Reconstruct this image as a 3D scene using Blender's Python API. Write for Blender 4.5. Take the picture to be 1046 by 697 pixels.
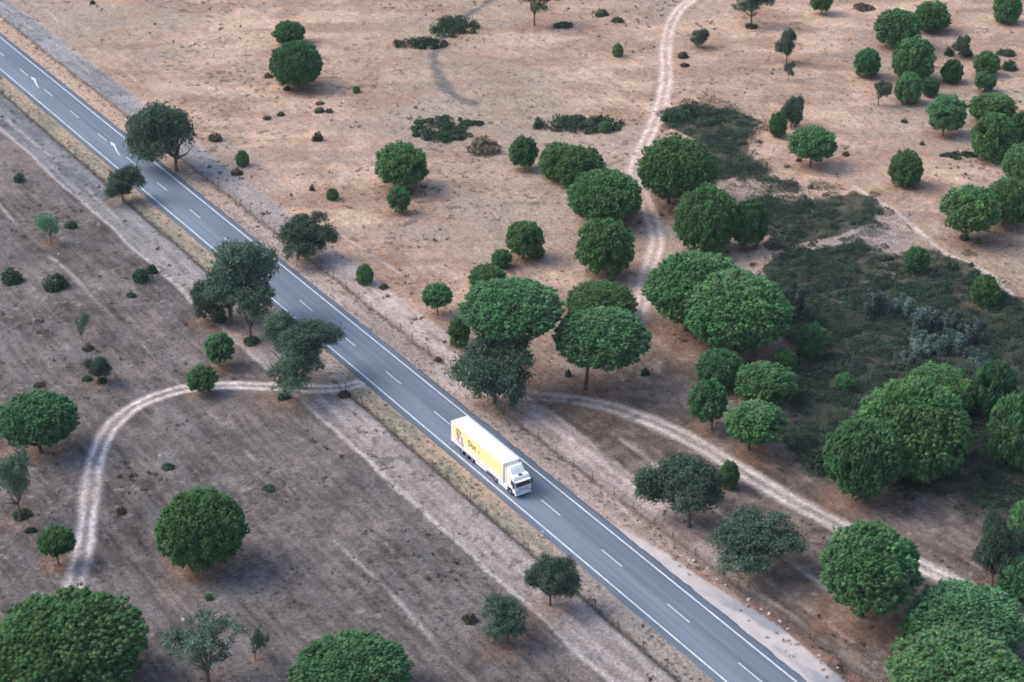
import bpy, bmesh, math, random
import numpy as np
from mathutils import Vector, Matrix

for o in list(bpy.data.objects):
    bpy.data.objects.remove(o, do_unlink=True)
S = bpy.context.scene
COL = S.collection

# ------------------------------------------------------------------ camera, world, sun, exposure
PW, PH = 1046, 697                       # the photograph's own pixels, used to read off ground positions
FPX, PITCH, CAMH = 2034.0, math.radians(27.758), 141.36
cam_d = bpy.data.cameras.new('camera')
cam = bpy.data.objects.new('camera', cam_d); COL.objects.link(cam)
cam.location = (0, 0, CAMH)
cam.rotation_euler = (math.pi/2 - PITCH, 0, 0)
cam_d.sensor_width = 36.0
cam_d.lens = FPX/PW*36.0
cam_d.clip_start = 1.0
cam_d.clip_end = 6000
S.camera = cam

SUN_EL, SUN_AZ = math.radians(44), math.radians(-82)      # azimuth from +Y towards +X: the light comes from the left
w = bpy.data.worlds.new('World'); S.world = w; w.use_nodes = True
nt = w.node_tree; nt.nodes.clear()
sky = nt.nodes.new('ShaderNodeTexSky'); sky.sky_type = 'NISHITA'; sky.sun_disc = False
sky.sun_elevation = SUN_EL; sky.sun_rotation = SUN_AZ
sky.air_density = 1.0; sky.dust_density = 2.5; sky.ozone_density = 1.0
hs = nt.nodes.new('ShaderNodeHueSaturation'); hs.inputs['Saturation'].default_value = 0.95
bg = nt.nodes.new('ShaderNodeBackground'); bg.inputs['Strength'].default_value = 0.14
wo = nt.nodes.new('ShaderNodeOutputWorld')
nt.links.new(sky.outputs[0], hs.inputs['Color'])
wtc = nt.nodes.new('ShaderNodeTexCoord'); wsx = nt.nodes.new('ShaderNodeSeparateXYZ'); nt.links.new(wtc.outputs['Generated'], wsx.inputs[0])
wmr = nt.nodes.new('ShaderNodeMapRange'); wmr.inputs[1].default_value = 0; wmr.inputs[2].default_value = 1       # thin cloud: brighter overhead
wmr.inputs[3].default_value = 0.45; wmr.inputs[4].default_value = 1.75; nt.links.new(wsx.outputs[2], wmr.inputs[0])
wvm = nt.nodes.new('ShaderNodeVectorMath'); wvm.operation = 'SCALE'
nt.links.new(hs.outputs[0], wvm.inputs[0]); nt.links.new(wmr.outputs[0], wvm.inputs[3]); nt.links.new(wvm.outputs[0], bg.inputs['Color']); nt.links.new(bg.outputs[0], wo.inputs[0])
sd = bpy.data.lights.new('sun', 'SUN'); sd.energy = 1.4; sd.angle = math.radians(40); sd.color = (1.0, 0.93, 0.86)
sun = bpy.data.objects.new('sun', sd); COL.objects.link(sun)
dirv = Vector((math.sin(SUN_AZ)*math.cos(SUN_EL), math.cos(SUN_AZ)*math.cos(SUN_EL), math.sin(SUN_EL)))
sun.rotation_euler = dirv.to_track_quat('Z', 'Y').to_euler()
sun.location = (-200, 250, 200)
S.view_settings.view_transform = 'Standard'; S.view_settings.look = 'None'
S.view_settings.gamma = 1; S.view_settings.use_curve_mapping = False
S.view_settings.exposure = 0.72
S.render.engine = 'CYCLES'
S.cycles.use_denoising = True
S.cycles.filter_width = 1.8
S.cycles.max_bounces = 6; S.cycles.diffuse_bounces = 4; S.cycles.glossy_bounces = 2
S.cycles.transmission_bounces = 2; S.cycles.transparent_max_bounces = 4

# ------------------------------------------------------------------ numbers and small helpers
rng = np.random.default_rng(7)
RA = math.radians(32.464)                       # the road's direction
CR = 123.215
cA, sA = math.cos(RA), math.sin(RA)
def uv2xy(u, wv): return ((wv+CR)*cA - u*sA, (wv+CR)*sA + u*cA)
def xy2uv(x, y): return (-x*sA + y*cA, x*cA + y*sA - CR)     # along the road, across it from its middle line
def G(px, py, z=0.0):
    """where the sight line of a photo pixel meets height z"""
    a = (px-PW/2)/FPX; b = -(py-PH/2)/FPX
    dy = math.cos(PITCH)+b*math.sin(PITCH); dz = -math.sin(PITCH)+b*math.cos(PITCH)
    t = (CAMH-z)/-dz
    return a*t, dy*t
def depth_of(x, y, z=0.0): return y*math.cos(PITCH)-(z-CAMH)*math.sin(PITCH)
def Gl(pts): return np.array([G(*p) for p in pts])

def hash2(i, j, s):
    h = (i.astype(np.int64)*374761393 + j.astype(np.int64)*668265263 + s*2147483647) & 0xFFFFFFFF
    h = ((h ^ (h >> 13))*1274126177) & 0xFFFFFFFF
    return ((h ^ (h >> 16)) & 0xFFFF)/65535.0
def vnoise(x, y, s=0):
    xi = np.floor(x); yi = np.floor(y); fx = x-xi; fy = y-yi
    fx = fx*fx*(3-2*fx); fy = fy*fy*(3-2*fy)
    a = hash2(xi, yi, s); b = hash2(xi+1, yi, s); c = hash2(xi, yi+1, s); d = hash2(xi+1, yi+1, s)
    return (a*(1-fx)+b*fx)*(1-fy)+(c*(1-fx)+d*fx)*fy
def fbm(x, y, sc, o=4, s=0):
    x = np.asarray(x, float)/sc; y = np.asarray(y, float)/sc; t = 0; am = 0.5; n = 0
    for k in range(o):
        t = t+am*vnoise(x*2**k+17.3*k, y*2**k-9.1*k, s+k*31); n += am; am *= 0.5
    return t/n                                                  # 0..1, around 0.5
def sst(a, b, x):
    t = np.clip((np.asarray(x, float)-a)/(b-a), 0, 1); return t*t*(3-2*t)
def seg_dist(x, y, pts):
    """distance to a polyline and signed side offset"""
    best = np.full(np.shape(x), 1e9); 
    for (x0, y0), (x1, y1) in zip(pts[:-1], pts[1:]):
        dx, dy = x1-x0, y1-y0; L2 = dx*dx+dy*dy+1e-9
        t = np.clip(((x-x0)*dx+(y-y0)*dy)/L2, 0, 1)
        d = np.hypot(x-x0-t*dx, y-y0-t*dy)
        best = np.minimum(best, d)
    return best
def smooth_line(pts, n=3):
    p = np.array(pts, float)
    for _ in range(n):
        q = np.empty((2*len(p), 2)); q[0] = p[0]; q[-1] = p[-1]
        q[1:-1:2] = .75*p[:-1]+.25*p[1:]; q[2:-1:2] = .25*p[:-1]+.75*p[1:]
        p = q
    return p
def in_poly(x, y, poly):
    r = np.zeros(np.shape(x), bool); n = len(poly); j = n-1
    for i in range(n):
        xi, yi = poly[i]; xj, yj = poly[j]
        c = ((yi > y) != (yj > y)) & (x < (xj-xi)*(y-yi)/(yj-yi+1e-12)+xi)
        r ^= c; j = i
    return r

# ------------------------------------------------------------------ materials
def mat(name, color, rough=0.8, spec=0.2, metal=0.0, noise=None, tint=False, attr=None, emis=None, transl=0.0, bump=None):
    m = bpy.data.materials.new(name); m.use_nodes = True
    t = m.node_tree; b = t.nodes['Principled BSDF']
    b.inputs['Roughness'].default_value = rough; b.inputs['Specular IOR Level'].default_value = spec
    b.inputs['Metallic'].default_value = metal
    rgb = t.nodes.new('ShaderNodeRGB'); rgb.outputs[0].default_value = (*color, 1); out = rgb.outputs[0]
    def mul(a_, b_):
        x = t.nodes.new('ShaderNodeMix'); x.data_type = 'RGBA'; x.blend_type = 'MULTIPLY'; x.inputs[0].default_value = 1
        t.links.new(a_, x.inputs[6]); t.links.new(b_, x.inputs[7]); return x.outputs[2]
    if attr:
        a = t.nodes.new('ShaderNodeAttribute'); a.attribute_name = attr
        out = mul(out, a.outputs['Color'])
    if tint:
        oi = t.nodes.new('ShaderNodeObjectInfo'); out = mul(out, oi.outputs['Color'])
    if noise:
        tc = t.nodes.new('ShaderNodeTexCoord')
        for sc, lo, hi in noise:
            n = t.nodes.new('ShaderNodeTexNoise'); n.inputs['Scale'].default_value = sc if sc != 'streak' else 1; n.inputs['Detail'].default_value = 4
            if sc == 'streak':                     # combed along the road by mowing and wind
                mp = t.nodes.new('ShaderNodeMapping'); mp.inputs['Rotation'].default_value = (0, 0, -(math.pi/2+RA)); mp.vector_type = 'POINT'
                mp2 = t.nodes.new('ShaderNodeMapping'); mp2.inputs['Scale'].default_value = (.12, 1.3, 1)
                t.links.new(tc.outputs['Object'], mp.inputs[0]); t.links.new(mp.outputs[0], mp2.inputs[0]); t.links.new(mp2.outputs[0], n.inputs['Vector'])
                n.inputs['Scale'].default_value = 1.0
            else: t.links.new(tc.outputs['Object'], n.inputs['Vector'])
            r = t.nodes.new('ShaderNodeMapRange'); r.inputs[1].default_value = 0.3; r.inputs[2].default_value = 0.7
            r.inputs[3].default_value = lo; r.inputs[4].default_value = hi
            t.links.new(n.outputs[0], r.inputs[0])
            cb = t.nodes.new('ShaderNodeCombineColor')
            for k in range(3): t.links.new(r.outputs[0], cb.inputs[k])
            out = mul(out, cb.outputs[0])
    t.links.new(out, b.inputs['Base Color'])
    if transl:
        tl = t.nodes.new('ShaderNodeBsdfTranslucent'); mx = t.nodes.new('ShaderNodeMixShader'); mx.inputs[0].default_value = transl
        t.links.new(out, tl.inputs['Color']); t.links.new(b.outputs[0], mx.inputs[1]); t.links.new(tl.outputs[0], mx.inputs[2])
        t.links.new(mx.outputs[0], t.nodes['Material Output'].inputs['Surface'])
    if bump:
        tc = t.nodes.new('ShaderNodeTexCoord')
        n = t.nodes.new('ShaderNodeTexNoise'); n.inputs['Scale'].default_value = bump[0]; n.inputs['Detail'].default_value = 5
        t.links.new(tc.outputs['Object'], n.inputs['Vector'])
        bp = t.nodes.new('ShaderNodeBump'); bp.inputs['Strength'].default_value = bump[1]; bp.inputs['Distance'].default_value = bump[2]
        t.links.new(n.outputs[0], bp.inputs['Height']); t.links.new(bp.outputs[0], b.inputs['Normal'])
    return m
M = {}
M['soil'] = mat('dry soil and grass', (1, 1, 1), 0.95, 0.05, attr='soil', noise=[(.6, .88, 1.12), (1.9, .74, 1.28), (6.0, .66, 1.36), ('streak', .90, 1.10)], bump=(2.6, .9, .18))
M['gravel'] = mat('fine pale gravel', (1, 1, 1), 0.95, 0.05, attr='soil', noise=[(.5, .92, 1.08), (3.0, .92, 1.08)], bump=(4, .3, .05))
M['pine'] = mat('pine needles', (1, 1, 1), 0.65, 0.15, attr='leaf', tint=True, transl=.30)
M['bark'] = mat('bark', (.13, .10, .085), 0.9, 0.1, noise=[(3, .7, 1.3)], tint=True)
M['post'] = mat('weathered wood post', (.13, .115, .105), 0.9, 0.1, noise=[(9, .75, 1.2)])
M['wire'] = mat('rusty wire', (.16, .14, .13), 0.6, 0.3, metal=.5)
M['white'] = mat('white truck paint', (.82, .82, .82), 0.35, 0.5, noise=[(.7, .96, 1.0)])
M['white2'] = mat('white panel', (.80, .80, .79), 0.5, 0.3, noise=[(.5, .95, 1.0)])
M['grey'] = mat('pale grey plastic', (.55, .56, .57), 0.5, 0.3)
M['yellow'] = mat('yellow print', (.86, .80, .40), 0.5, 0.3)
M['paleyellow'] = mat('pale yellow print', (.86, .80, .42), 0.5, 0.3)
M['pink'] = mat('pale red print', (.72, .30, .26), 0.5, 0.3)
M['ink'] = mat('dark print', (.05, .035, .04), 0.6, 0.2)
M['ink2'] = mat('brown print', (.42, .28, .08), 0.6, 0.2)
M['glass'] = mat('dark windscreen', (.015, .02, .022), 0.08, 0.6)
M['rubber'] = mat('rubber', (.022, .022, .024), 0.85, 0.1)
M['black'] = mat('black chassis', (.03, .03, .032), 0.6, 0.3)
M['steel'] = mat('steel wheel', (.45, .46, .48), 0.4, 0.4, metal=.6)
M['lamp'] = mat('lamp glass', (.62, .65, .68), 0.15, 0.6)
M['orange'] = mat('amber lens', (.7, .25, .03), 0.3, 0.4)
M['red'] = mat('red lens', (.45, .03, .02), 0.3, 0.4)
M['marker'] = mat('white marker post', (.78, .78, .76), 0.5, 0.3)
M['stone'] = mat('pale limestone', (.42, .39, .36), 0.9, 0.1, noise=[(3, .75, 1.1)])
M['paint'] = mat('road paint', (.72, .73, .745), 0.6, 0.2, noise=[(.35, .80, 1.04), (2.2, .78, 1.08), (9, .8, 1.08)])

def asphalt():
    m = bpy.data.materials.new('worn asphalt'); m.use_nodes = True
    t = m.node_tree; b = t.nodes['Principled BSDF']; b.inputs['Roughness'].default_value = .85; b.inputs['Specular IOR Level'].default_value = .25
    tc = t.nodes.new('ShaderNodeTexCoord')
    def noise(scale, vec, detail=4):
        mp = t.nodes.new('ShaderNodeMapping'); mp.inputs['Scale'].default_value = vec
        t.links.new(tc.outputs['Object'], mp.inputs[0])
        n = t.nodes.new('ShaderNodeTexNoise'); n.inputs['Scale'].default_value = scale; n.inputs['Detail'].default_value = detail
        t.links.new(mp.outputs[0], n.inputs['Vector']); return n.outputs[0]
    def rng_(src, a, c, lo, hi):
        r = t.nodes.new('ShaderNodeMapRange'); r.inputs[1].default_value = a; r.inputs[2].default_value = c
        r.inputs[3].default_value = lo; r.inputs[4].default_value = hi; t.links.new(src, r.inputs[0]); return r.outputs[0]
    def mth(op, a, c):
        x = t.nodes.new('ShaderNodeMath'); x.operation = op
        for k, q in enumerate((a, c)):
            if isinstance(q, (int, float)): x.inputs[k].default_value = q
            else: t.links.new(q, x.inputs[k])
        return x.outputs[0]
    at = t.nodes.new('ShaderNodeAttribute'); at.attribute_name = 'wear'
    v = mth('MULTIPLY', at.outputs['Fac'], rng_(noise(1, (.02, 1.3, 1)), .3, .7, .85, 1.13))   # long streaks along the lanes
    v = mth('MULTIPLY', v, rng_(noise(1, (.06, .25, 1)), .3, .7, .9, 1.1))
    v = mth('MULTIPLY', v, rng_(noise(6, (1, 1, 1)), .3, .7, .93, 1.07))
    v = mth('MULTIPLY', v, 1.0)
    c = t.nodes.new('ShaderNodeMix'); c.data_type = 'RGBA'; c.blend_type = 'MULTIPLY'; c.inputs[0].default_value = 1
    c.inputs[6].default_value = (.138, .166, .208, 1)
    cb = t.nodes.new('ShaderNodeCombineColor')
    for k in range(3): t.links.new(v, cb.inputs[k])
    t.links.new(cb.outputs[0], c.inputs[7]); t.links.new(c.outputs[2], b.inputs['Base Color'])
    return m
M['asphalt'] = asphalt()

# ------------------------------------------------------------------ mesh helpers
def np_mesh(name, V, faces, colors=None, cname='leaf', smooth=False):
    """faces: list of int arrays (n,3) or (n,4)"""
    me = bpy.data.meshes.new(name)
    V = np.ascontiguousarray(V, np.float32)
    loops = np.concatenate([f.ravel() for f in faces]).astype(np.int32)
    tot = np.concatenate([np.full(len(f), f.shape[1]) for f in faces]).astype(np.int32)
    st = np.concatenate([[0], np.cumsum(tot)[:-1]]).astype(np.int32)
    me.vertices.add(len(V)); me.vertices.foreach_set('co', V.ravel())
    me.loops.add(len(loops)); me.loops.foreach_set('vertex_index', loops)
    me.polygons.add(len(tot)); me.polygons.foreach_set('loop_start', st); me.polygons.foreach_set('loop_total', tot)
    if smooth: me.polygons.foreach_set('use_smooth', np.ones(len(tot), bool))
    me.update(calc_edges=True)
    if colors is not None:
        a = me.color_attributes.new(cname, 'FLOAT_COLOR', 'POINT')
        c = np.ones((len(V), 4), np.float32); c[:, :3] = colors
        a.data.foreach_set('color', c.ravel())
    return me
def link(name, me, parent=None, material=None, loc=None):
    o = bpy.data.objects.new(name, me); COL.objects.link(o)
    if material is not None and me is not None and not len(me.materials): me.materials.append(material)
    if parent is not None: o.parent = parent
    if loc is not None: o.location = loc
    return o
def empty(name, loc=(0, 0, 0), rz=0.0):
    o = bpy.data.objects.new(name, None); COL.objects.link(o); o.location = loc; o.rotation_euler = (0, 0, rz)
    o.empty_display_size = .5
    return o
def tag(o, label, cat, group=None, kind=None):
    if label: o['label'] = label
    if cat: o['category'] = cat
    if group: o['group'] = group
    if kind: o['kind'] = kind
    return o
class MB:
    """collects shapes into one bmesh"""
    def __init__(s): s.b = bmesh.new()
    def box(s, x0, x1, y0, y1, z0, z1, bev=0.0):
        b = bmesh.new(); bmesh.ops.create_cube(b, size=1)
        bmesh.ops.scale(b, vec=(x1-x0, y1-y0, z1-z0), verts=b.verts)
        bmesh.ops.translate(b, vec=((x0+x1)/2, (y0+y1)/2, (z0+z1)/2), verts=b.verts)
        if bev: bmesh.ops.bevel(b, geom=b.edges[:], offset=bev, segments=2, affect='EDGES', profile=.6)
        s.add(b); return s
    def add(s, b):
        me = bpy.data.meshes.new('tmp'); b.to_mesh(me); b.free(); s.b.from_mesh(me); bpy.data.meshes.remove(me)
    def cyl(s, p0, p1, r0, r1=None, n=10):
        p0 = Vector(p0); p1 = Vector(p1); r1 = r0 if r1 is None else r1; d = p1-p0
        b = bmesh.new(); bmesh.ops.create_cone(b, cap_ends=True, segments=n, radius1=r0, radius2=r1, depth=d.length)
        bmesh.ops.transform(b, matrix=Matrix.Translation((p0+p1)/2) @ d.to_track_quat('Z', 'Y').to_matrix().to_4x4(), verts=b.verts)
        s.add(b); return s
    def prism(s, prof, y0, y1, bev=0.0):
        """(x, z) outline pushed from y0 to y1"""
        b = bmesh.new()
        a = [b.verts.new((x, y0, z)) for x, z in prof]; c = [b.verts.new((x, y1, z)) for x, z in prof]
        b.faces.new(a); b.faces.new(c[::-1])
        for i in range(len(prof)):
            j = (i+1) % len(prof); b.faces.new((a[j], a[i], c[i], c[j]))
        bmesh.ops.recalc_face_normals(b, faces=b.faces)
        if bev: bmesh.ops.bevel(b, geom=b.edges[:], offset=bev, segments=2, affect='EDGES', profile=.6)
        s.add(b); return s
    def poly(s, pts):
        v = [s.b.verts.new(p) for p in pts]; s.b.faces.new(v); return s
    def build(s, name, m, parent=None, loc=None):
        me = bpy.data.meshes.new(name); s.b.to_mesh(me); s.b.free()
        return link(name, me, parent, m, loc)

# ------------------------------------------------------------------ ground: heights and colours
T1 = smooth_line(Gl([(38, 720), (60, 645), (75, 596), (88, 545), (92, 500), (98, 468), (110, 440), (132, 419), (162, 405), (200, 397), (250, 395), (300, 397), (340, 397), (366, 392)]))
T2 = smooth_line(Gl([(452, 376), (480, 393), (512, 402), (545, 404), (580, 407), (615, 413), (650, 425), (690, 441), (720, 457), (750, 475), (785, 497), (820, 518), (860, 540), (900, 560), (940, 580), (975, 596), (1010, 612), (1070, 640)]))
T3 = smooth_line(Gl([(735, -20), (712, -3), (694, 8), (682, 30), (679, 55), (681, 80), (675, 110), (664, 137), (652, 160), (647, 178), (655, 200), (668, 225), (672, 245), (665, 265), (657, 290), (655, 312), (648, 335)]))
T4 = smooth_line(Gl([(520, -12), (497, 3), (472, 18), (452, 36), (441, 52), (446, 75), (457, 94), (468, 102), (484, 107)]))
T5 = smooth_line(Gl([(872, 190), (890, 202), (910, 214), (928, 228), (945, 243), (962, 257), (980, 266), (1000, 274), (1018, 285), (1030, 300), (1050, 314), (1075, 330)]))
T6 = smooth_line(Gl([(738, 268), (785, 284), (812, 264), (838, 257), (862, 246), (885, 238)]))
LBY = [(4.2, 178), (5.2, 174), (6.0, 170.5), (6.4, 167), (6.6, 162), (7.6, 157), (8.2, 152), (8.5, 147), (8.5, 143), (8.0, 137), (7.6, 130), (6.0, 120), (4.2, 112)]
def poly_uv(l): return [uv2xy(u, wv) for wv, u in l]
def P_(l): return [G(*p) for p in l]
SC1 = P_([(676, 115), (703, 109), (747, 119), (781, 130), (764, 142), (772, 159), (785, 176), (818, 184), (816, 191), (787, 180), (755, 176), (728, 182), (722, 147), (688, 134)])
SC2 = P_([(760, 197), (780, 192), (815, 199), (848, 196), (875, 200), (903, 213), (880, 222), (866, 240), (830, 250), (797, 257), (786, 247), (792, 235), (770, 225)])
SC3 = P_([(795, 268), (820, 260), (875, 252), (918, 269), (952, 260), (987, 269), (1012, 288), (1027, 307), (1060, 316), (1075, 520), (1000, 528), (985, 512), (838, 480), (822, 470), (800, 440), (812, 400), (800, 345), (785, 300)])
SCR = [SC1, SC2, SC3]

def macro_z(x, y):
    x = np.asarray(x, float); y = np.asarray(y, float); u, wv = xy2uv(x, y)
    far = sst(9, 26, np.abs(wv))
    z = .38*np.sin(x/23+.6)*np.cos(y/31+.3)+.22*np.sin(x/9.5-y/13)
    edge = sst(176, 150, y)
    return far*z*(1-edge)
def track_mask(x, y, line, half, gap, ru):
    d = seg_dist(x, y, line)
    dn = d+ (fbm(x, y, 2.2, 3, 5)-.5)*.9
    return np.maximum(np.exp(-((dn-gap)/ru)**2), 0), sst(half+.3, half-.5, dn), d

# grid of the part of the country the camera looks at, with a margin
NY, NX = 940, 640
yy = np.concatenate([[120], np.linspace(158, 500, NY-2), [560]])
tt = np.linspace(-1, 1, NX)
Yg = np.repeat(yy[:, None], NX, 1)
half = 62+ (yy-184)*(116-59)/250+12
half = np.maximum(half, 55)
Xg = tt[None, :]*half[:, None]
X = Xg.ravel(); Y = Yg.ravel()
U, Wv = xy2uv(X, Y)

def ground_colour(X, Y, trees):
    U, Wv = xy2uv(X, Y)
    n1 = fbm(X, Y, 26, 4, 1); n2 = fbm(X, Y, 7, 4, 2); n3 = fbm(X, Y, 1.8, 3, 3); n4 = fbm(X, Y, 60, 3, 4)
    st = fbm(U*.06, Wv*.75, 1.0, 4, 9); st2 = fbm(U*.18, Wv*1.6, 1.0, 3, 12)
    st3 = fbm(U*.22, Wv*2.4, 1.0, 3, 17)
    hz = fbm(X*.22, Y*.9, 3.0, 4, 14)                     # grass combed across the slope
    L = lambda a, b, t: a+(b-a)*t[:, None]
    A = lambda *c: np.array(c, float)
    # right of the road: tan dry grass, darker and browner towards the camera
    tan = L(A(.285, .190, .140), A(.445, .312, .234), np.clip((n2-.5)*2.0+.5+(hz-.5)*1.9+(n3-.5)*.5, 0, 1))
    olive = np.exp(-(seg_dist(X, Y, T4)/17)**2)*.8+sst(.53, .70, fbm(X*.8, Y, 34, 3, 140))*.75
    tan = L(tan, A(.235, .215, .168), np.clip(olive*(.55+(n2-.5)*1.5), 0, .6))
    tan = L(tan, A(.30, .245, .205), sst(.52, .72, n1)*.65)                       # greyer washes
    tan = L(tan, A(.27, .215, .185), sst(.55, .75, fbm(X, Y, 11, 4, 21))*.6)
    brown = L(A(.070, .057, .050), A(.185, .148, .128), np.clip((n2-.5)*1.5+.42+(st2-.5)*1.2+(n3-.5)*1.4, 0, 1))
    t = sst(232, 300, Y+ (n1-.5)*60+(n2-.5)*25-np.clip(X-20, 0, 90)*.10)
    right = L(brown, tan, t)
    # left field: grey stubble
    left = L(A(.062, .054, .051), A(.195, .166, .154), np.clip((n2-.5)*.9+.45+(st-.5)*.45+(st3-.5)*.8+(n3-.5)*.6, 0, 1))
    left = L(left, A(.23, .185, .165), sst(.52, .75, n1)*.6*sst(215, 290, Y))
    left = L(left, A(.15, .145, .15), sst(.56, .72, fbm(U*.1, Wv*.35, 1.0, 3, 33))*.4)
    c = L(left, right, sst(-1, 1, Wv))
    # mown strips beside the fences
    wob = (n2-.5)*.9+(n3-.5)*.5
    sl = sst(-14.9, -14.3, Wv+wob)*sst(-7.9, -8.4, Wv+wob*.3)
    mauve = L(A(.205, .178, .168), A(.335, .293, .275), np.clip((st-.5)*2.2+.5+(st3-.5)*1.8+(n3-.5)*.8, 0, 1))
    blue = L(A(.125, .13, .135), A(.215, .215, .22), np.clip((st-.5)*2.2+.5+(n3-.5)*.8, 0, 1))
    c = L(c, L(mauve, blue, sst(245, 320, U+(n1-.5)*40)), sl*.9)
    sr = sst(8.2, 8.8, Wv+wob*.5)*sst(14.2, 13.2, Wv+wob*1.2)
    pinkish = L(A(.23, .185, .168), A(.44, .365, .335), np.clip((st-.5)*2.2+.5+(st3-.5)*1.8+(n3-.5)*.7, 0, 1))
    lil = L(A(.21, .192, .187), A(.31, .275, .262), np.clip((st-.5)*2+.5, 0, 1))
    old = L(A(.155, .170, .178), A(.255, .262, .27), np.clip((n2-.5)*2.2+.45+(n3-.5), 0, 1))
    strip = L(L(pinkish, lil, sst(250, 275, U)), old, sst(300, 335, U+(n1-.5)*30))
    c = L(c, strip, sr*.85*sst(150, 175, U))
    pl = np.exp(-((Wv+14.6+(n2-.5)*1.2)/.30)**2)*sst(.2, .5, n3+.15); c = L(c, A(.46, .41, .385), pl*.8)
    pr = np.exp(-((Wv-13.6+(n2-.5)*1.2)/.32)**2)*sst(.3, .55, fbm(X, Y, 5, 3, 44)); c = L(c, A(.42, .36, .32), pr*.5)
    for off, sd_ in ((-27.6, 41), (-11.8, 42), (11.2, 43), (18.0, 46)):
        q = np.exp(-((Wv-off+(fbm(U*.05, Wv*0, 1, 3, sd_)-.5)*2.2)/.33)**2)*sst(.45, .62, fbm(U*.08, Wv*.2, 1, 3, sd_+50))
        c = L(c, A(.38, .34, .32), q*.65)
    # verges
    vl = sst(-8.0, -7.4, Wv+wob*.4)*sst(-3.9, -4.4, Wv+wob*.3)
    verge = L(A(.20, .185, .145), A(.35, .265, .20), np.clip((st2-.5)*2.4+.5+sst(-6, -4.6, Wv)*.55-.2, 0, 1))
    verge = L(verge, A(.21, .205, .155), sst(.5, .62, fbm(U*.2, Wv*.8, 1, 3, 50))*.5*sst(-4.9, -6, Wv))
    verge = L(verge, A(.245, .215, .20), sst(190, 165, U)*.7)
    c = L(c, verge, vl)
    vr = sst(3.9, 4.5, Wv+wob*.3)*sst(8.6, 8.0, Wv+wob*.4)
    vgr = L(A(.25, .205, .18), A(.36, .29, .25), np.clip((st-.5)*2.4+.5+(n3-.5)*.6, 0, 1))
    vgr = L(vgr, A(.41, .295, .215), sst(270, 340, U)*.8)
    c = L(c, vgr, vr)
    # litter and dark stems collected along the fence lines
    fl = np.exp(-((Wv+8.0+(n2-.5)*.4)/.34)**2)*sst(.12, .4, fbm(U*.12, Wv*.3, 1, 3, 61)); c = L(c, A(.06, .055, .048), fl*.95)
    fr = np.exp(-((Wv-8.3-np.clip(195-U, 0, 60)*.032+(n2-.5)*.4)/.27)**2)*sst(.2, .45, fbm(U*.12, Wv*.3, 1, 3, 62)); c = L(c, A(.07, .06, .055), fr*.9)
    # gravel lay-by, the track mouths and the tracks
    ly = in_poly(X+(n3-.5)*.6, Y+(n2-.5)*.9, poly_uv(LBY)).astype(float)
    lc = L(A(.45, .41, .40), A(.25, .26, .28), sst(.45, .6, fbm(U*.12, Wv*.5, 1, 3, 70))*sst(162, 150, U))
    c = L(c, lc, ly*.95)
    bank = in_poly(X+(n3-.5)*1, Y+(n2-.5)*1.4, poly_uv([(6.6, 171), (8.4, 160), (9.9, 150), (10.1, 135), (9.4, 118), (7.4, 118), (8.0, 135), (8.3, 150), (6.7, 163)])).astype(float)*(1-ly)
    c = L(c, A(.19, .115, .092), bank*.6*sst(.35, .55, n3+.1))
    ap = sst(1, 0, np.hypot((U-219)/9.5, (Wv-7.2)/3.4)+(n2-.5)*.7)*(np.abs(Wv) > 4.2)*(Wv > 0)
    c = L(c, A(.40, .335, .31), np.clip(ap*1.6, 0, .85))
    ap2 = sst(1, 0, np.hypot((U-234)/7, (Wv+6.8)/3.2)+(n2-.5)*.7)*(Wv < -4.0)
    c = L(c, A(.36, .315, .295), np.clip(ap2*1.5, 0, .8))
    tm = {}
    for nm, line, hw, gap, ru, col, mid in (('a', T1, 1.6, .76, .40, (.60, .525, .49), (.27, .235, .225)), ('b', T2, 1.9, .85, .50, (.56, .485, .445), (.27, .23, .21)),
                                      ('c', T3, 1.6, .78, .46, (.60, .49, .43), (.40, .31, .265))):
        d = seg_dist(X, Y, line); dn = d+(n3-.5)*.45+(n2-.5)*.3
        band = sst(hw+.25, hw-.55, dn); rut = np.exp(-((dn-gap)/ru)**2)*np.clip(.95+(fbm(X, Y, 9, 3, 130)-.5)*1.3+(n3-.5)*.5, .35, 1.1)
        k = 1.0
        if nm == 'b': k = sst(-52, -8, X-2+0*Y)*.0+sst(0, 22, X+1)*.75+.25
        if nm == 'c': k = 1-sst(300, 265, Y)*.45
        c = L(c, np.array(mid), band*.7*k); c = L(c, np.array(col), rut*.95*np.clip(k*(1.0+(n2-.5)*.8), 0, 1))
        tm[nm] = (d, band, rut)
    d4 = seg_dist(X, Y, T4); c = L(c, A(.115, .112, .110), sst(1.8, .3, d4+(n2-.5)*2.0+(n3-.5)*1.0)*.85)
    d5 = seg_dist(X, Y, T5); c = L(c, A(.50, .42, .38), sst(.62, .2, d5+(n3-.5)*.3)*.85)
    d6 = seg_dist(X, Y, T6); c = L(c, A(.30, .245, .22), sst(3.2, 1.0, d6+(n2-.5)*2)*.7)
    lilac = sst(1.0, .2, np.hypot((X-G(890, 238)[0])/11, (Y-G(890, 238)[1])/16)+(n2-.5)*.8); c = L(c, A(.235, .205, .205), lilac*.7)
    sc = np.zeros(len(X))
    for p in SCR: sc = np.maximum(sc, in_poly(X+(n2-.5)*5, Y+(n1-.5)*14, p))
    c = L(c, L(A(.030, .042, .030), A(.064, .064, .047), np.clip((n3-.5)*2.2+.3, 0, 1)), sc*.9)
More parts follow.
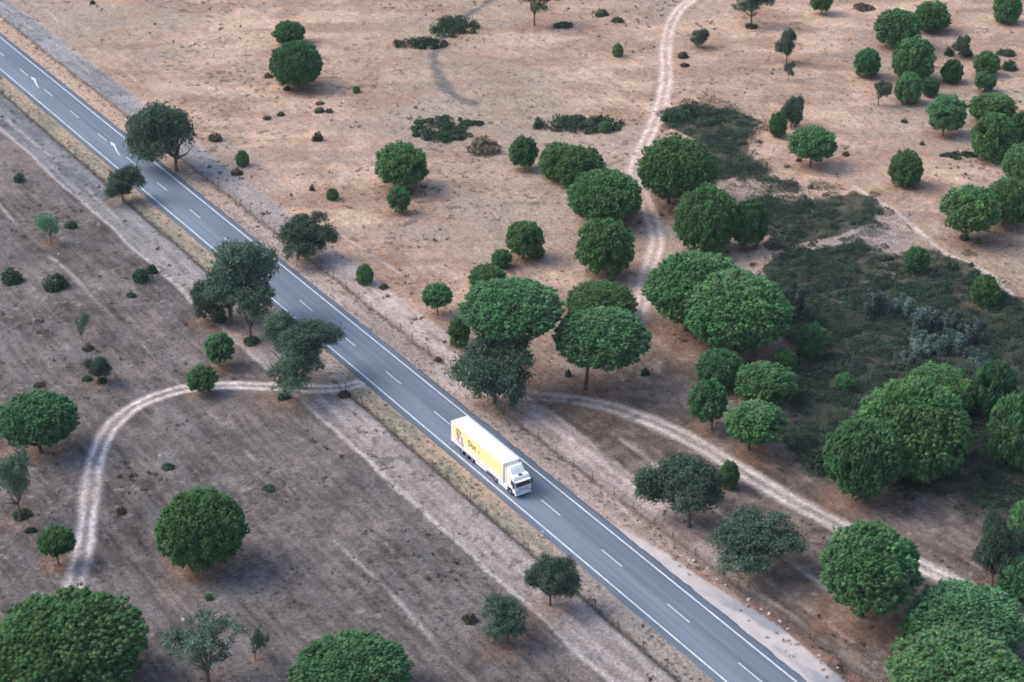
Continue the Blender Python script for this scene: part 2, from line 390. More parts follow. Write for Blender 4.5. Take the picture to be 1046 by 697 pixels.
    # needle litter under the pines
    for (tx, ty, a, k) in trees:
        m = (np.abs(X-tx) < a*2.2) & (np.abs(Y-ty) < a*2.2)
        if not m.any(): continue
        d = np.hypot(X[m]-tx, Y[m]-ty)/a+(n2[m]-.5)*1.2+(n3[m]-.5)*.4
        r = sst(1.25, .35, d)*k
        lit = A(.195, .125, .095)*(.8+.5*n3[m])[:, None]
        keep = (np.abs(Wv[m]) > 5.2)
        for kk in tm: keep &= tm[kk][0][m] > 1.6
        r = r*keep
        c[m] = c[m]+(lit-c[m])*(r*.75)[:, None]
    # dark specks of dead stems
    sp = sst(.70, .78, fbm(X, Y, 1.2, 2, 80))*sst(.5, .62, fbm(X, Y, 18, 3, 81))*(np.abs(Wv) > 6)
    c = L(c, A(.085, .075, .06), sp*.65)
    ps = sst(.72, .8, fbm(X, Y, 1.0, 2, 84))*sst(.48, .6, fbm(X, Y, 15, 3, 85))*(np.abs(Wv) > 6)
    c = L(c, A(.42, .38, .35), ps*.25)
    return np.clip(c, .02, .8), tm, ly
# ------------------------------------------------------------------ what stands where: crown middle x, crown top, crown width, crown bottom, foot x, foot y (photo pixels; None = hidden), kind of crown, tint, label
PINES = [
 (296, 21, 34, 43, None, None, 's', 1.0, 'round green pine just behind the wider pine at the upper left of the tan slope'),
 (304, 40, 54, 82, 305, 87, 'm', 1.0, 'broad green pine with short trunk and tufts at its foot on the upper left slope'),
 (411, 145, 55, 187, 411, 192, 'm', 1.0, 'lone dark green pine on bare tan ground with a small round pine right below it'),
 (407.5, 190, 24, 213, 407, 217, 's', 1.0, 'small round pine directly in front of the lone dark pine on tan ground'),
 (534.5, 139, 31, 167, 536, 173, 's', 1.0, 'small pine with bare trunk left of the overlapping pair of pines beside the sandy track'),
 (572, 146, 46, 182, None, None, 'm', .95, 'rear half of the overlapping pair of pines left of the sandy track'),
 (593, 151, 51, 191, None, None, 'm', .9, 'front half of the overlapping pair of pines left of the sandy track'),
 (618, 171, 78, 221, 629, 225, 'l', 1.0, 'wide flat pine with its trunk showing, left of the sandy track below the overlapping pair'),
 (690, 139, 83, 198, 683, 207, 'l', 1.0, 'large dense pine hiding the bend of the sandy track at the edge of the scrub'),
 (721, 187, 67, 248, 720, 254, 'l', .95, 'large pine right of the sandy track with a smaller darker pine touching its right side'),
 (764, 202, 40, 246, 758, 253, 'm', .85, 'smaller dark pine touching the right side of a large pine at the scrub edge'),
 (617, 220, 60, 273, 620, 279, 'l', .95, 'round pine on tan ground close to the left edge of the sandy track'),
 (535.5, 225, 40, 258, 534, 264, 's', 1.0, 'medium round pine with a low round shrub at its lower right'),
 (498, 269, 39, 295, None, None, 's', .95, 'flattish small pine just behind the wide roadside pine that stands over the oak'),
 (512.5, 254, 22, 272, None, None, 's', .95, 'very small round pine between the flattish small pine and the medium round pine'),
 (446.5, 289, 33, 312, 447, 322, 's', 1.0, 'small umbrella shaped pine with thin bare trunk, alone near the right hand fence'),
 (522.5, 285, 105, 343, 526, 392, 'l', 1.12, 'very wide bright domed pine with tall trunk standing behind the oak by the truck'),
 (469, 324, 23, 352, None, None, 's', .9, 'small dark pine half hidden at the left edge of the wide domed pine'),
 (613, 286, 73, 322, None, None, 'l', .95, 'flat dark pine mostly hidden behind the wide bright pine with a tall trunk'),
 (613, 311, 98, 373, 598, 398, 'l', 1.1, 'wide bright umbrella pine on a long bare trunk above the right dirt track start'),
 (710, 254, 106, 325, 700, 336, 'l', 1.0, 'huge spreading pine beside the sandy track, behind the even larger pale crowned pine'),
 (750, 276, 110, 352, 750, 360, 'l', 1.15, 'huge pale crowned pine in front of the spreading pine, at the scrub edge'),
 (734, 355, 50, 393, None, None, 'm', 1.0, 'rear left pine in the tight cluster of four near the right dirt track'),
 (780, 367, 64, 409, None, None, 'l', 1.1, 'pale rear right pine, largest in the tight cluster of four near the right dirt track'),
 (721.5, 387, 42, 426, 727, 438, 'm', 1.05, 'front left thin trunked pine in the tight cluster of four near the right dirt track'),
 (770, 407, 65, 450, 765, 459, 'l', 1.05, 'front right pine in the tight cluster of four near the right dirt track'),
 (800, 354, 28, 380, None, None, 's', .8, 'small dim pine behind the tight cluster of four at the edge of the dark scrub'),
 (828, 328, 32, 361, None, None, 's', .75, 'small dim pine standing alone in the dark scrub right of the huge pale pine'),
 (863, 379, 22, 396, None, None, 's', .9, 'tiny dim pine in the dark scrub just behind the massive many lobed pine'),
 (926, 387, 120, 482, None, None, 'l', 1.15, 'massive many lobed pine, the largest crown at the right edge of the dark scrub'),
 (877, 430, 80, 508, 884, 513, 'b', .95, 'low lobed pine reaching the ground at the front left of the massive pine'),
 (957, 371, 78, 424, None, None, 'l', 1.15, 'pale topped pine just behind the massive many lobed pine, next to grey willows'),
 (1011, 369, 47, 423, None, None, 'm', .85, 'dull pine between the grey willows and the right edge of the frame'),
 (1038, 402, 66, 474, None, None, 'l', 1.05, 'large pine cut by the right edge of the frame beside the massive many lobed pine'),
 (838, -12, 24, 9, 839, 14, 's', 1.0, 'small pine with visible trunk cut by the top edge, left of the brown shrub'),
 (915.5, 9, 50, 44, None, None, 'm', 1.05, 'wide pine in the upper right group, left of the pine that touches its shoulder'),
 (951, 1, 39, 29, None, None, 'm', .95, 'rear pine touching the shoulder of the wide pine in the upper right group'),
 (931, 36, 46, 76, None, None, 'm', 1.12, 'bright round pine at the centre of the upper right group'),
 (885, 49, 28, 75, None, None, 's', .9, 'small round pine alone at the left of the upper right group'),
 (927, 71, 29, 101, None, None, 's', 1.1, 'small bright pine in front of the bright round pine, touching a darker one'),
 (950, 76, 19, 94, None, None, 's', .8, 'small dark round pine touching the right side of a small bright pine'),
 (972, 58, 23, 80, None, None, 's', .8, 'small dark pine by itself below the low dark shrubs of the upper right'),
 (1007, 50, 27, 73, None, None, 's', 1.0, 'rear one of two stacked small pines near the upper right edge'),
 (1005.5, 71, 23, 88, 1005, 92, 's', 1.0, 'front one of two stacked small pines near the upper right edge, trunk showing'),
 (1028, -10, 30, 20, None, None, 'm', 1.05, 'pine cut by the top right corner with bare orange soil below it'),
 (965, 97, 41, 131, 963, 138, 'm', 1.1, 'bright umbrella pine on a short trunk below the upper right group'),
 (1012, 94, 50, 122, None, None, 'm', 1.05, 'broad flat pine behind the stack of two pines at the right edge'),
 (1012, 116, 46, 161, None, None, 'm', 1.0, 'tall pale pine at the right edge directly below the broad flat pine'),
 (1041, 115, 30, 150, None, None, 'm', .85, 'dark pine cut by the right edge behind the tall pale pine'),
 (1043, 146, 42, 185, None, None, 'm', 1.1, 'bright pine cut by the right edge below the tall pale pine'),
 (829, 128, 50, 161, 827, 170, 'm', 1.1, 'umbrella pine with clear trunk right of the small leaning oak on tan ground'),
 (794, 115, 19, 138, None, None, 's', .75, 'small dark egg shaped pine touching a small oak on the tan slope'),
 (924, 155, 36, 189, None, None, 'm', .9, 'lone round dark pine on the tan slope above the footpath'),
 (987, 190, 63, 235, 985, 246, 'l', 1.0, 'wide pine with a small shrub at its foot, left of its darker twin'),
 (1027, 182, 50, 225, 1024, 230, 'm', .9, 'darker pine at the right edge partly behind the wide pine with a trunk'),
 (935, 252, 27, 277, None, None, 's', .8, 'small dark round pine at the top of the dark scrub near the footpath'),
 (1005, 281, 31, 310, None, None, 's', .8, 'dull round pine in the dark scrub right below the footpath'),
 (226, 342, 31, 370, 224, 376, 's', 1.0, 'upper one of two small round pines beside the looping dirt track'),
 (207.5, 375, 34, 400, 207, 404, 's', .85, 'lower one of two small round pines, standing right on the looping dirt track edge'),
 (43, 397, 84, 453, 42, 463, 'l', .85, 'large dark pine left of the looping dirt track in the grey field'),
 (60.5, 535, 40, 565, 60, 575, 's', .8, 'small dark pine standing at the left side of the dirt track'),
 (208.5, 496, 93, 572, 212, 577, 'l', .85, 'lone large round pine in the middle of the grey field inside the track loop'),
 (75, 595, 160, 712, None, None, 'l', .95, 'biggest pine of the lower left corner, hiding the end of the dirt track'),
 (360, 650, 125, 722, None, None, 'l', .85, 'large pine cut by the bottom edge of the frame in the grey field'),
 (884, 539, 106, 625, 880, 632, 'b', 1.0, 'large round pine between the road and the right dirt track, low to red soil'),
 (982, 595, 120, 668, None, None, 'l', 1.1, 'big bright pine of the lower right, rear one of the two overlapping big crowns'),
 (975, 653, 148, 730, None, None, 'l', 1.08, 'big pine cut by the bottom right edge, front one of the two overlapping big crowns'),
 (937, 624, 42, 664, None, None, 's', .8, 'small dark pine at the left foot of the two overlapping big crowns'),
 (1046, 502, 36, 562, None, None, 'm', 1.15, 'bright pine cut by the right edge behind the dark oak near the dirt track end'),
 (1044, 563, 58, 617, None, None, 'm', 1.1, 'bright yellowish pine cut by the right edge in front of the dark oak'),
 (744, 470, 22, 496, None, None, 's', .95, 'small round pine touching the right side of the roadside oak near the right dirt track'),
]
OAKS = [   # the last number: density
 (169, 104, 74, 161, 181, 175, 1.0, 1.0, 'big dark spreading oak between the road and the tan slope at upper left'),
 (129.5, 170, 39, 200, 126, 207, .85, 1.0, 'small dark oak on the left verge covering the white edge line of the road'),
 (314, 217, 58, 258, 304, 265, .8, 1.0, 'dark ragged oak alone on the right side of the road behind the fence'),
 (242, 241, 82, 303, 236, 330, 1.15, .95, 'tall grey green oak overhanging the road, rear one of the left roadside row'),
 (223, 282, 48, 321, 221, 327, .85, .9, 'low dark oak tucked at the left front of the tall grey green roadside oak'),
 (264, 290, 54, 324, 256, 348, .95, .75, 'thin oak with long bare trunk, shrub at its foot, middle of left roadside row'),
 (310, 314, 80, 364, 304, 388, 1.0, 1.0, 'dense oak whose branch overhangs the road, just behind the oak on the dirt track'),
 (300, 350, 72, 396, 291, 407, 1.1, .8, 'greyish oak standing at the looping dirt track, front one of the left roadside row'),
 (505, 338, 88, 402, 505, 411, 1.0, 1.0, 'ragged tall oak in front of the wide domed pine, right beside the truck and road'),
 (692, 461, 84, 528, 704, 538, .85, 1.15, 'dense dark oak between the road and the right dirt track, left one of the two'),
 (769, 520, 92, 578, 775, 585, .95, 1.0, 'wide oak with visible trunk, right one of two between road and right dirt track'),
 (566, 560, 56, 610, 562, 619, .9, 1.1, 'dark oak on the left verge covering part of the edge line ahead of the truck'),
 (551, -14, 40, 9, 546, 27, .9, .8, 'oak at the top edge with slim trunk showing, left of the sandy track'),
 (768, -16, 46, 9, 767, 26, .9, .8, 'oak at the top edge with weeds at its foot, right of the sandy track'),
 (802, 27, 21, 58, 803, 65, .95, .9, 'slender small oak on the tan slope right behind a still smaller one'),
 (805, 64, 13, 78, 805, 84, .95, .8, 'tiny oak sapling on the tan slope in front of the slender small oak'),
 (809, 99, 25, 125, 808, 130, .9, .9, 'small oak on the tan slope leaning over the egg shaped pine'),
 (901.5, 80, 18, 97, 897, 106, 1.0, .8, 'small grey oak with thin pale trunk below the upper right group of pines'),
 (982, 33, 19, 50, 982, 57, .9, .9, 'small oak among low dark shrubs near the upper right pines'),
 (713, 29, 20, 46, 712, 49, .9, .9, 'small bushy oak on the tan ground right of the sandy track near the top'),
 (1016, 525, 54, 594, 1012, 602, .8, 1.0, 'dark oak at the lower right edge between two bright pines, past the dirt track end'),
 (20, 455, 46, 512, 21, 532, 1.25, .55, 'thin pale branched oak at the left edge in front of the large dark pine'),
 (211, 620, 86, 686, 213, 698, 1.1, .42, 'sparse twiggy oak with forked trunk near the bottom edge, left half'),
 (265, 636, 26, 672, 261, 674, 1.0, .5, 'small scraggly tree right beside the sparse twiggy oak at the bottom'),
 (519, 606, 54, 656, 519, 657, 1.15, .75, 'bushy multi stemmed grey green tree on the grey field, left of the dark verge oak'),
 (101, 363, 29, 386, 101, 392, .75, 1.0, 'small dark leaning tree with shrubs at its foot in the left grey field'),
 (87, 322, 20, 340, 84, 349, 1.25, .5, 'faint greyish sapling behind the small dark leaning tree in the left field'),
 (51, 217, 24, 241, 52, 250, 1.75, .55, 'pale mint green sapling in the upper part of the left grey field'),
]
# cx, cy, width, height, kind, tint, label
BUSHES = [
 (20, 182, 14, 12, 'd', 1, 'lone small dark shrub in the upper left corner of the grey field'),
 (72, 230, 15, 11, 'd', 1, 'small dark shrub just right of the pale mint green sapling'),
 (220, 139, 18, 12, 'o', .9, 'brown green shrub right behind the big dark oak at upper left'),
 (248, 163, 14, 18, 'r', .95, 'upright bright green shrub right of the big dark oak by the road'),
 (242, 176, 14, 9, 'y', .7, 'low dead brown shrub just below the upright green shrub by the big oak'),
 (95, 3, 7, 6, 'd', .9, 'tiny dark shrub at the top edge far left'),
 (293, 88, 9, 6, 'd', 1, 'small tuft shrub at the left foot of the broad upper left pine'),
 (364, 90, 8, 8, 'r', .9, 'tiny round green shrub alone on the tan slope right of the broad upper left pine'),
 (326, 111, 13, 8, 'd', 1, 'left one of two side by side tuft shrubs below the broad upper left pine'),
 (336.5, 111.5, 9, 7, 'd', 1, 'right one of two side by side tuft shrubs below the broad upper left pine'),
 (327, 103, 11, 6, 'y', .7, 'dry tuft just behind the two side by side tuft shrubs'),
 (287, 114, 9, 6, 'd', 1, 'right one of two far apart tuft shrubs at left on the tan slope'),
 (273, 118, 10, 6, 'd', 1, 'left one of two far apart tuft shrubs at left on the tan slope'),
 (274, 76, 12, 7, 'y', .65, 'brown dead shrub left below the broad upper left pine'),
 (324.5, 140, 13, 12, 'd', 1, 'bushy dark shrub alone on the tan slope below the tuft shrubs'),
 (339.5, 200, 13, 13, 'r', .75, 'round dark shrub on tan ground behind the ragged roadside oak'),
 (319, 193, 7, 8, 'y', .6, 'small brown tuft left behind the round dark shrub near the ragged oak'),
 (429, 42, 53, 16, 't', .85, 'long low dark thicket above the dry stream bed, left one of two'),
 (464, 25, 46, 24, 't', 1.0, 'rounded dark thicket at the head of the dry stream bed, right one of two'),
 (453, 132, 64, 26, 't', .95, 'wide green thicket below the dry stream bed on the tan slope'),
 (479, 126, 26, 8, 't', .8, 'thin low dark strip of shrub behind the wide green thicket'),
 (494, 149, 40, 22, 'y', 1.25, 'pale yellowish shrub at the right end of the wide green thicket'),
 (593, 126, 94, 22, 't', .9, 'very long low dark thicket left of the sandy track'),
 (618, 132, 14, 13, 'r', .9, 'small round green shrub in front of the very long low thicket'),
 (614, 15, 16, 9, 'd', 1, 'left one of two small shrubs near the top, left of the sandy track'),
 (630, 22, 15, 8, 'd', 1, 'right one of two small shrubs near the top, left of the sandy track'),
 (575, 27, 24, 9, 'd', .85, 'low spreading shrub near the top, right below the slim trunked oak'),
 (631, 54, 12, 14, 'r', .95, 'small upright green shrub alone left of the sandy track'),
 (697, 57, 13, 8, 'd', .9, 'small green shrub right beside the sandy track, rear one of two'),
 (699, 67, 12, 6, 'd', .7, 'flat dark shrub right beside the sandy track, front one of two'),
 (767, 26, 16, 7, 'd', .9, 'weedy clump around the foot of the top edge oak right of the sandy track'),
 (547, 258, 19, 15, 'r', .9, 'low round shrub at the lower right of the medium round pine'),
 (373, 282, 18, 23, 'r', .9, 'rounded dark green shrub alone behind the fence, right of the road'),
 (392, 293, 11, 8, 'y', .55, 'dark dead shrub right beside the rounded shrub behind the fence'),
 (448, 367, 9, 7, 'y', .6, 'small brown tuft near the white stone beside the road'),
 (659, 380, 11, 10, 'd', .9, 'small dark shrub in the shade right of the wide umbrella pine'),
 (580, 380, 8, 9, 'd', .9, 'small dim shrub left of the trunk of the wide umbrella pine'),
 (882, 8, 25, 10, 'y', .75, 'brown rounded shrub at the top edge left of the upper right pines'),
 (969, 51, 12, 11, 'd', .9, 'low dark shrub at the left foot of the small oak in the upper right'),
 (987, 52, 18, 10, 'd', .9, 'low dark shrub at the right foot of the small oak in the upper right'),
 (1028, 52, 24, 10, 'd', .85, 'flat dark shrub right of the two stacked small pines, rear one'),
 (1032, 65, 18, 14, 'd', .9, 'ragged dark shrub right of the two stacked small pines, front one'),
 (978, 159, 36, 10, 't', .85, 'flat dark shrub on the tan slope left of the tall pale pine'),
 (924, 122, 9, 5, 'd', 1, 'tiny green tuft on the tan slope left of the bright umbrella pine'),
 (942, 146, 6, 6, 'y', .6, 'tiny brown tuft between the bright umbrella pine and the lone round dark pine'),
 (864, 156, 9, 6, 'y', .7, 'tiny dry tuft right of the umbrella pine with clear trunk'),
 (816, 162, 7, 6, 'y', .6, 'brown tuft at the left foot of the umbrella pine with clear trunk'),
 (985, 243, 12, 9, 'd', 1, 'small shrub around the foot of the wide right edge pine'),
 (999, 247, 7, 7, 'r', .9, 'tiny green shrub right of the foot of the wide right edge pine'),
 (973, 272, 15, 12, 'd', .9, 'green shrub right beside the footpath at the top of the dark scrub'),
 (992, 271, 8, 6, 'd', .8, 'small dark tuft on the footpath edge'),
 (12, 284, 26, 20, 'd', .9, 'wide dark shrub at the left edge of the frame in the grey field'),
 (56, 292, 29, 21, 'd', .85, 'large dark shrub right of the one at the left edge'),
 (144, 283, 19, 20, 'd', 1, 'left half of the twin shrubs near the mown strip in the grey field'),
 (155, 276, 14, 12, 'd', 1.05, 'right half of the twin shrubs near the mown strip in the grey field'),
 (134, 303, 12, 7, 'd', .95, 'low green tuft below the twin shrubs in the grey field'),
 (90, 356, 14, 10, 'y', .6, 'brown shrub at the foot of the faint greyish sapling'),
 (88, 387, 13, 8, 'd', .75, 'dark tuft at the left foot of the small leaning tree'),
 (104, 389, 13, 8, 'd', .75, 'dark tuft at the right foot of the small leaning tree'),
 (41, 393, 16, 9, 'y', .55, 'dim brown shrub peeking out behind the large dark pine at left'),
 (223, 326, 20, 12, 'd', 1, 'low green shrub around the foot of the low dark roadside oak'),
 (257, 349, 20, 13, 'd', .8, 'dark shrub around the foot of the thin long trunked oak'),
 (290, 406, 15, 10, 'd', .7, 'dark tuft around the foot of the greyish oak on the dirt track'),
 (351, 403, 16, 11, 'y', .55, 'dark dead shrub where the dirt track meets the road'),
 (274.5, 497, 17, 10, 'd', .95, 'low green shrub alone inside the track loop, right of the white marker'),
 (171, 478, 16, 10, 'd', .9, 'dark shrub at the foot of the white marker in the grey field'),
 (124, 521, 16, 9, 'o', .6, 'small brownish shrub right of the dirt track inside the loop'),
 (213, 608, 9, 8, 'r', .9, 'tiny green shrub above the sparse twiggy oak'),
 (480, 633, 19, 14, 'y', .5, 'dark dead shrub left of the bushy multi stemmed tree'),
 (23, 525, 23, 15, 'd', .65, 'dark shrub around the foot of the thin pale oak at the left edge'),
 (31, 542, 16, 8, 'd', .6, 'flat dark shrub between the thin pale oak and the small dark pine'),
 (893, 314, 32, 30, 'w', .85, 'greenish willow shrub at the left end of the grey willow thicket'),
 (921, 320, 36, 28, 'w', 1.5, 'palest silver willow shrub at the top of the grey willow thicket'),
 (944, 333, 36, 32, 'w', 1.2, 'silver grey willow shrub right of the palest one'),
 (968, 336, 36, 32, 'w', .8, 'dull green willow shrub at the back middle of the grey willow thicket'),
 (942, 356, 36, 26, 'w', 1.45, 'silver willow shrub right behind the pale topped pine'),
 (972, 358, 38, 30, 'w', 1.3, 'pale grey willow shrub at the front middle of the thicket'),
 (992, 345, 32, 30, 'w', .95, 'grey green willow shrub at the right end of the thicket'),
 (925, 371, 26, 20, 'w', 1.1, 'small silver willow shrub at the front left of the thicket'),
 (1000, 374, 26, 22, 'w', 1.2, 'silver willow shrub touching the dull pine by the right edge'),
 (809, 317, 34, 44, 'w', .7, 'dim grey shrub at the right side of the huge pale crowned pine'),
 (836, 470, 30, 24, 'd', .6, 'dark shrub left of the low lobed pine at the scrub edge'),
 (703, 118, 22, 18, 'd', 1.15, 'rounded green shrub at the upper left of the scrub by the sandy track'),
 (685, 122, 22, 16, 'd', .95, 'dark shrub touching the sandy track at the scrub corner'),
]

def fit_crown(cx, top, wd, bot, bx, by):
    """photo outline of a crown -> foot, radius, half height, height of its middle (metres)"""
    sind = lambda y: (CAMH/math.hypot(CAMH, y))
    yy0 = by if by else bot+2
    for _ in range(6):
        gx, gy = G(bx if bx else cx, yy0)
        sd_ = sind(gy); cd_ = math.sqrt(1-sd_*sd_); sc = FPX/depth_of(gx, gy, 3.0)
        a = wd/2/sc; hf = (bot-top)/2/sc
        q = hf*hf-a*a*sd_*sd_
        b = math.sqrt(max(q, 0))/cd_
        b = min(max(b, .42*a), 1.25*a)
        cy = (top+bot)/2
        if by: c = (by-cy)/(sc*cd_); c = max(c, b*.9); break
        c = b*1.02+.18*a
        yy0 = cy+c*sc*cd_
    ox = (cx-(bx if bx else cx))/sc
    return gx, gy, a, b, c, ox

pine_fit = [fit_crown(*p[:6]) for p in PINES]
oak_fit = [fit_crown(*p[:6]) for p in OAKS]
litter = [(f[0]+f[5]*.5, f[1], f[2], 1.0) for f in pine_fit]+[(f[0], f[1], f[2], .5) for f in oak_fit]

# ------------------------------------------------------------------ ground, tracks, lay-by: one sheet parted along their edges
colr, tm, lym = ground_colour(X, Y, litter)
def surf_z(x, y, fine=True):
    z = macro_z(x, y)
    return z
Z = macro_z(X, Y)
mic = (fbm(X, Y, 2.6, 4, 90)-.5)*.30+(fbm(X, Y, .9, 2, 91)-.5)*.12
ontrack = np.zeros(len(X))
for k in tm: ontrack = np.maximum(ontrack, tm[k][1])
Z = Z+mic*sst(4.6, 9, np.abs(Wv))*(1-.75*ontrack)
for k in tm: Z = Z-tm[k][2]*.07*sst(4.8, 7, np.abs(Wv))
Z = Z-.16*np.exp(-((Wv+7.4)/.7)**2)-.14*np.exp(-((Wv-7.6)/.8)**2)
Z = Z+(fbm(X, Y, 1.3, 3, 93)-.5)*.07*sst(4.0, 4.6, np.abs(Wv))
Z = np.where(lym > .5, -.02+(Z+.02)*.25, Z)
Z = np.where(np.abs(Wv) < 4.05, -.22, Z-.05*sst(6, 4.2, np.abs(Wv)))
rim = np.zeros((NY, NX), bool); rim[0] = rim[-1] = True; rim[:, 0] = rim[:, -1] = True
Z[rim.ravel()] = -2.6
VV = np.stack([X, Y, Z], 1)
ii = np.arange(NY*NX).reshape(NY, NX)
F = np.stack([ii[:-1, :-1], ii[:-1, 1:], ii[1:, 1:], ii[1:, :-1]], -1).reshape(-1, 4)
cls = np.zeros(len(X), int)
for n, (k, hw) in enumerate((('a', 1.6), ('b', 1.8), ('c', 1.5))):
    cls[(tm[k][0] < hw) & (np.abs(Wv) > 4.1) & (~((k == 'b') & (X < -40)))] = n+1
cls[(lym > .5) & (np.abs(Wv) > 4.1)] = 4
cls[(seg_dist(X, Y, T5) < .6)] = 5
cls[(seg_dist(X, Y, T4) < 1.5)] = 6
fc = cls[F[:, 0]]
for n, nm in enumerate(('ground', 'dirt_track', 'dirt_track', 'dirt_track', 'gravel_layby', 'footpath', 'stream_bed')):
    f = F[fc == n]
    if not len(f): continue
    ids, inv = np.unique(f, return_inverse=True)
    me = np_mesh(nm, VV[ids], [inv.reshape(-1, 4)], colr[ids], 'soil', smooth=True)
    o = link(nm, me, None, M['gravel' if nm == 'gravel_layby' else 'soil']); o['kind'] = 'structure'
# the country beyond, out to the horizon
R0 = 4000
gx = np.linspace(-R0, R0, 41)
GX, GY = np.meshgrid(gx, gx); n1 = fbm(GX.ravel(), GY.ravel(), 300, 3, 5)[:, None]
me = np_mesh('terrain', np.stack([GX.ravel(), GY.ravel(), np.full(GX.size, -1.4)], 1),
             [np.stack([(i_ := np.arange(41*41).reshape(41, 41))[:-1, :-1], i_[:-1, 1:], i_[1:, 1:], i_[1:, :-1]], -1).reshape(-1, 4)],
             np.array([.24, .19, .16])*(1-n1)+np.array([.36, .27, .21])*n1, 'soil')
link('terrain', me, None, M['soil'])['kind'] = 'structure'

def gz(x, y):
    u, wv = xy2uv(x, y)
    return float(macro_z(x, y)) - .03

# ------------------------------------------------------------------ the road: local x runs towards the camera, y across
ROADR = math.atan2(-cA, sA); ROADO = (CR*cA, CR*sA, 0)
us = np.concatenate([np.arange(-400, 110, 6.0), np.arange(110, 450, .5), np.arange(450, 900, 6.0)]); wp = np.concatenate([[-5.1, -4.35], np.arange(-4.2, 4.36, .12), [4.5, 5.2]])
zz = np.where(np.abs(wp) > 4.6, -.3, np.where((wp < -4.3) | (wp > 4.4), -.03, .0))
UU, WW = np.meshgrid(us, wp, indexing='ij'); ZZ = np.repeat(zz[None], len(us), 0)
WW = WW+np.where(np.abs(WW) > 4.25, (fbm(UU, np.sign(WW)*9.3, 1.3, 4, 100)-.5)*.42, 0)
i_ = np.arange(UU.size).reshape(UU.shape)
wear = np.interp(wp, [-5.1, -4.2, -3.6, -3.2, -2.7, -1.75, -.8, -.2, .3, .6, .95, 1.4, 2.5, 3.2, 3.6, 4.4, 5.2],
                     [.70, .74, .90, 1.02, 1.16, 1.10, 1.16, 1.04, .90, .86, 1.02, .92, .97, .84, .80, .72, .65])
wc = np.repeat(np.repeat(wear[None], len(us), 0).ravel()[:, None], 3, 1)
me = np_mesh('road', np.stack([-UU.ravel(), WW.ravel(), ZZ.ravel()], 1),
             [np.stack([i_[:-1, :-1], i_[1:, :-1], i_[1:, 1:], i_[:-1, 1:]], -1).reshape(-1, 4)[:, ::-1]], wc, 'wear')
road = link('road', me, None, M['asphalt'], ROADO); road.rotation_euler = (0, 0, ROADR); road['kind'] = 'structure'
def strips(name, quads, parent=None):
    b = MB()
    for q in quads: b.poly([(-u, wv, .005) for u, wv in q])
    bmesh.ops.recalc_face_normals(b.b, faces=b.b.faces)
    for f in b.b.faces:
        if f.normal.z < 0: f.normal_flip()
    o = b.build(name, M['paint'], None, ROADO); o.rotation_euler = (0, 0, ROADR); o['kind'] = 'structure'
    return o
for wc_ in (-3.385, 3.385):
    strips('edge_line', [[(u, wc_-.11), (u, wc_+.11), (u+10, wc_+.11), (u+10, wc_-.11)] for u in range(-400, 890, 10)])
strips('centre_line', [[(u-4.5, -.08), (u-4.5, .08), (u, .08), (u, -.08)] for u in (186.45+14*k for k in range(-40, 50))])
for u0, w0 in ((376.9, .30), (335.2, .32)):          # curved lane arrows, head away from the camera
    cl = [(u0-7.2, w0-.95), (u0-5.6, w0-.80), (u0-4.2, w0-.50), (u0-3.0, w0-.18), (u0-2.0, w0-.02)]
    wd = [.07, .12, .15, .17, .18]
    q = [[(cl[k][0], cl[k][1]-wd[k]), (cl[k][0], cl[k][1]+wd[k]), (cl[k+1][0], cl[k+1][1]+wd[k+1]), (cl[k+1][0], cl[k+1][1]-wd[k+1])] for k in range(4)]
    q.append([(u0-2.0, w0-.45), (u0-2.0, w0+.42), (u0+.2, w0+.05)])
    strips('lane_arrow', q)

# ------------------------------------------------------------------ foliage builders
bt = bmesh.new(); bmesh.ops.create_icosphere(bt, subdivisions=2, radius=1.0)
ICO_V = np.array([v.co[:] for v in bt.verts]); ICO_F = np.array([[v.index for v in f.verts] for f in bt.faces]); bt.free()
bt = bmesh.new(); bmesh.ops.create_icosphere(bt, subdivisions=1, radius=1.0)
IC1_V = np.array([v.co[:] for v in bt.verts]); IC1_F = np.array([[v.index for v in f.verts] for f in bt.faces]); bt.free()
def unit(v): return v/np.maximum(np.linalg.norm(v, axis=-1, keepdims=True), 1e-9)
def basis(n):
    h = np.where(np.abs(n[:, 2:3]) > .9, np.array([[1., 0, 0]]), np.array([[0, 0, 1.]]))
    t = unit(np.cross(h, n)); return t, np.cross(n, t)
def fib(n):
    k = np.arange(n)+.5; z = 1-2*k/n; a = math.pi*(1+5**.5)*k; r = np.sqrt(1-z*z)
    return np.stack([r*np.cos(a), r*np.sin(a), z], 1)
def dnoise(d, s, fr=1.6):
    return (vnoise(d[:, 0]*fr+31+s*7.7, d[:, 1]*fr+d[:, 2]*fr*.73+11, s)+vnoise(d[:, 2]*fr+5+s*3.1, d[:, 0]*fr-d[:, 1]*fr*.61+71, s+3))-1.0
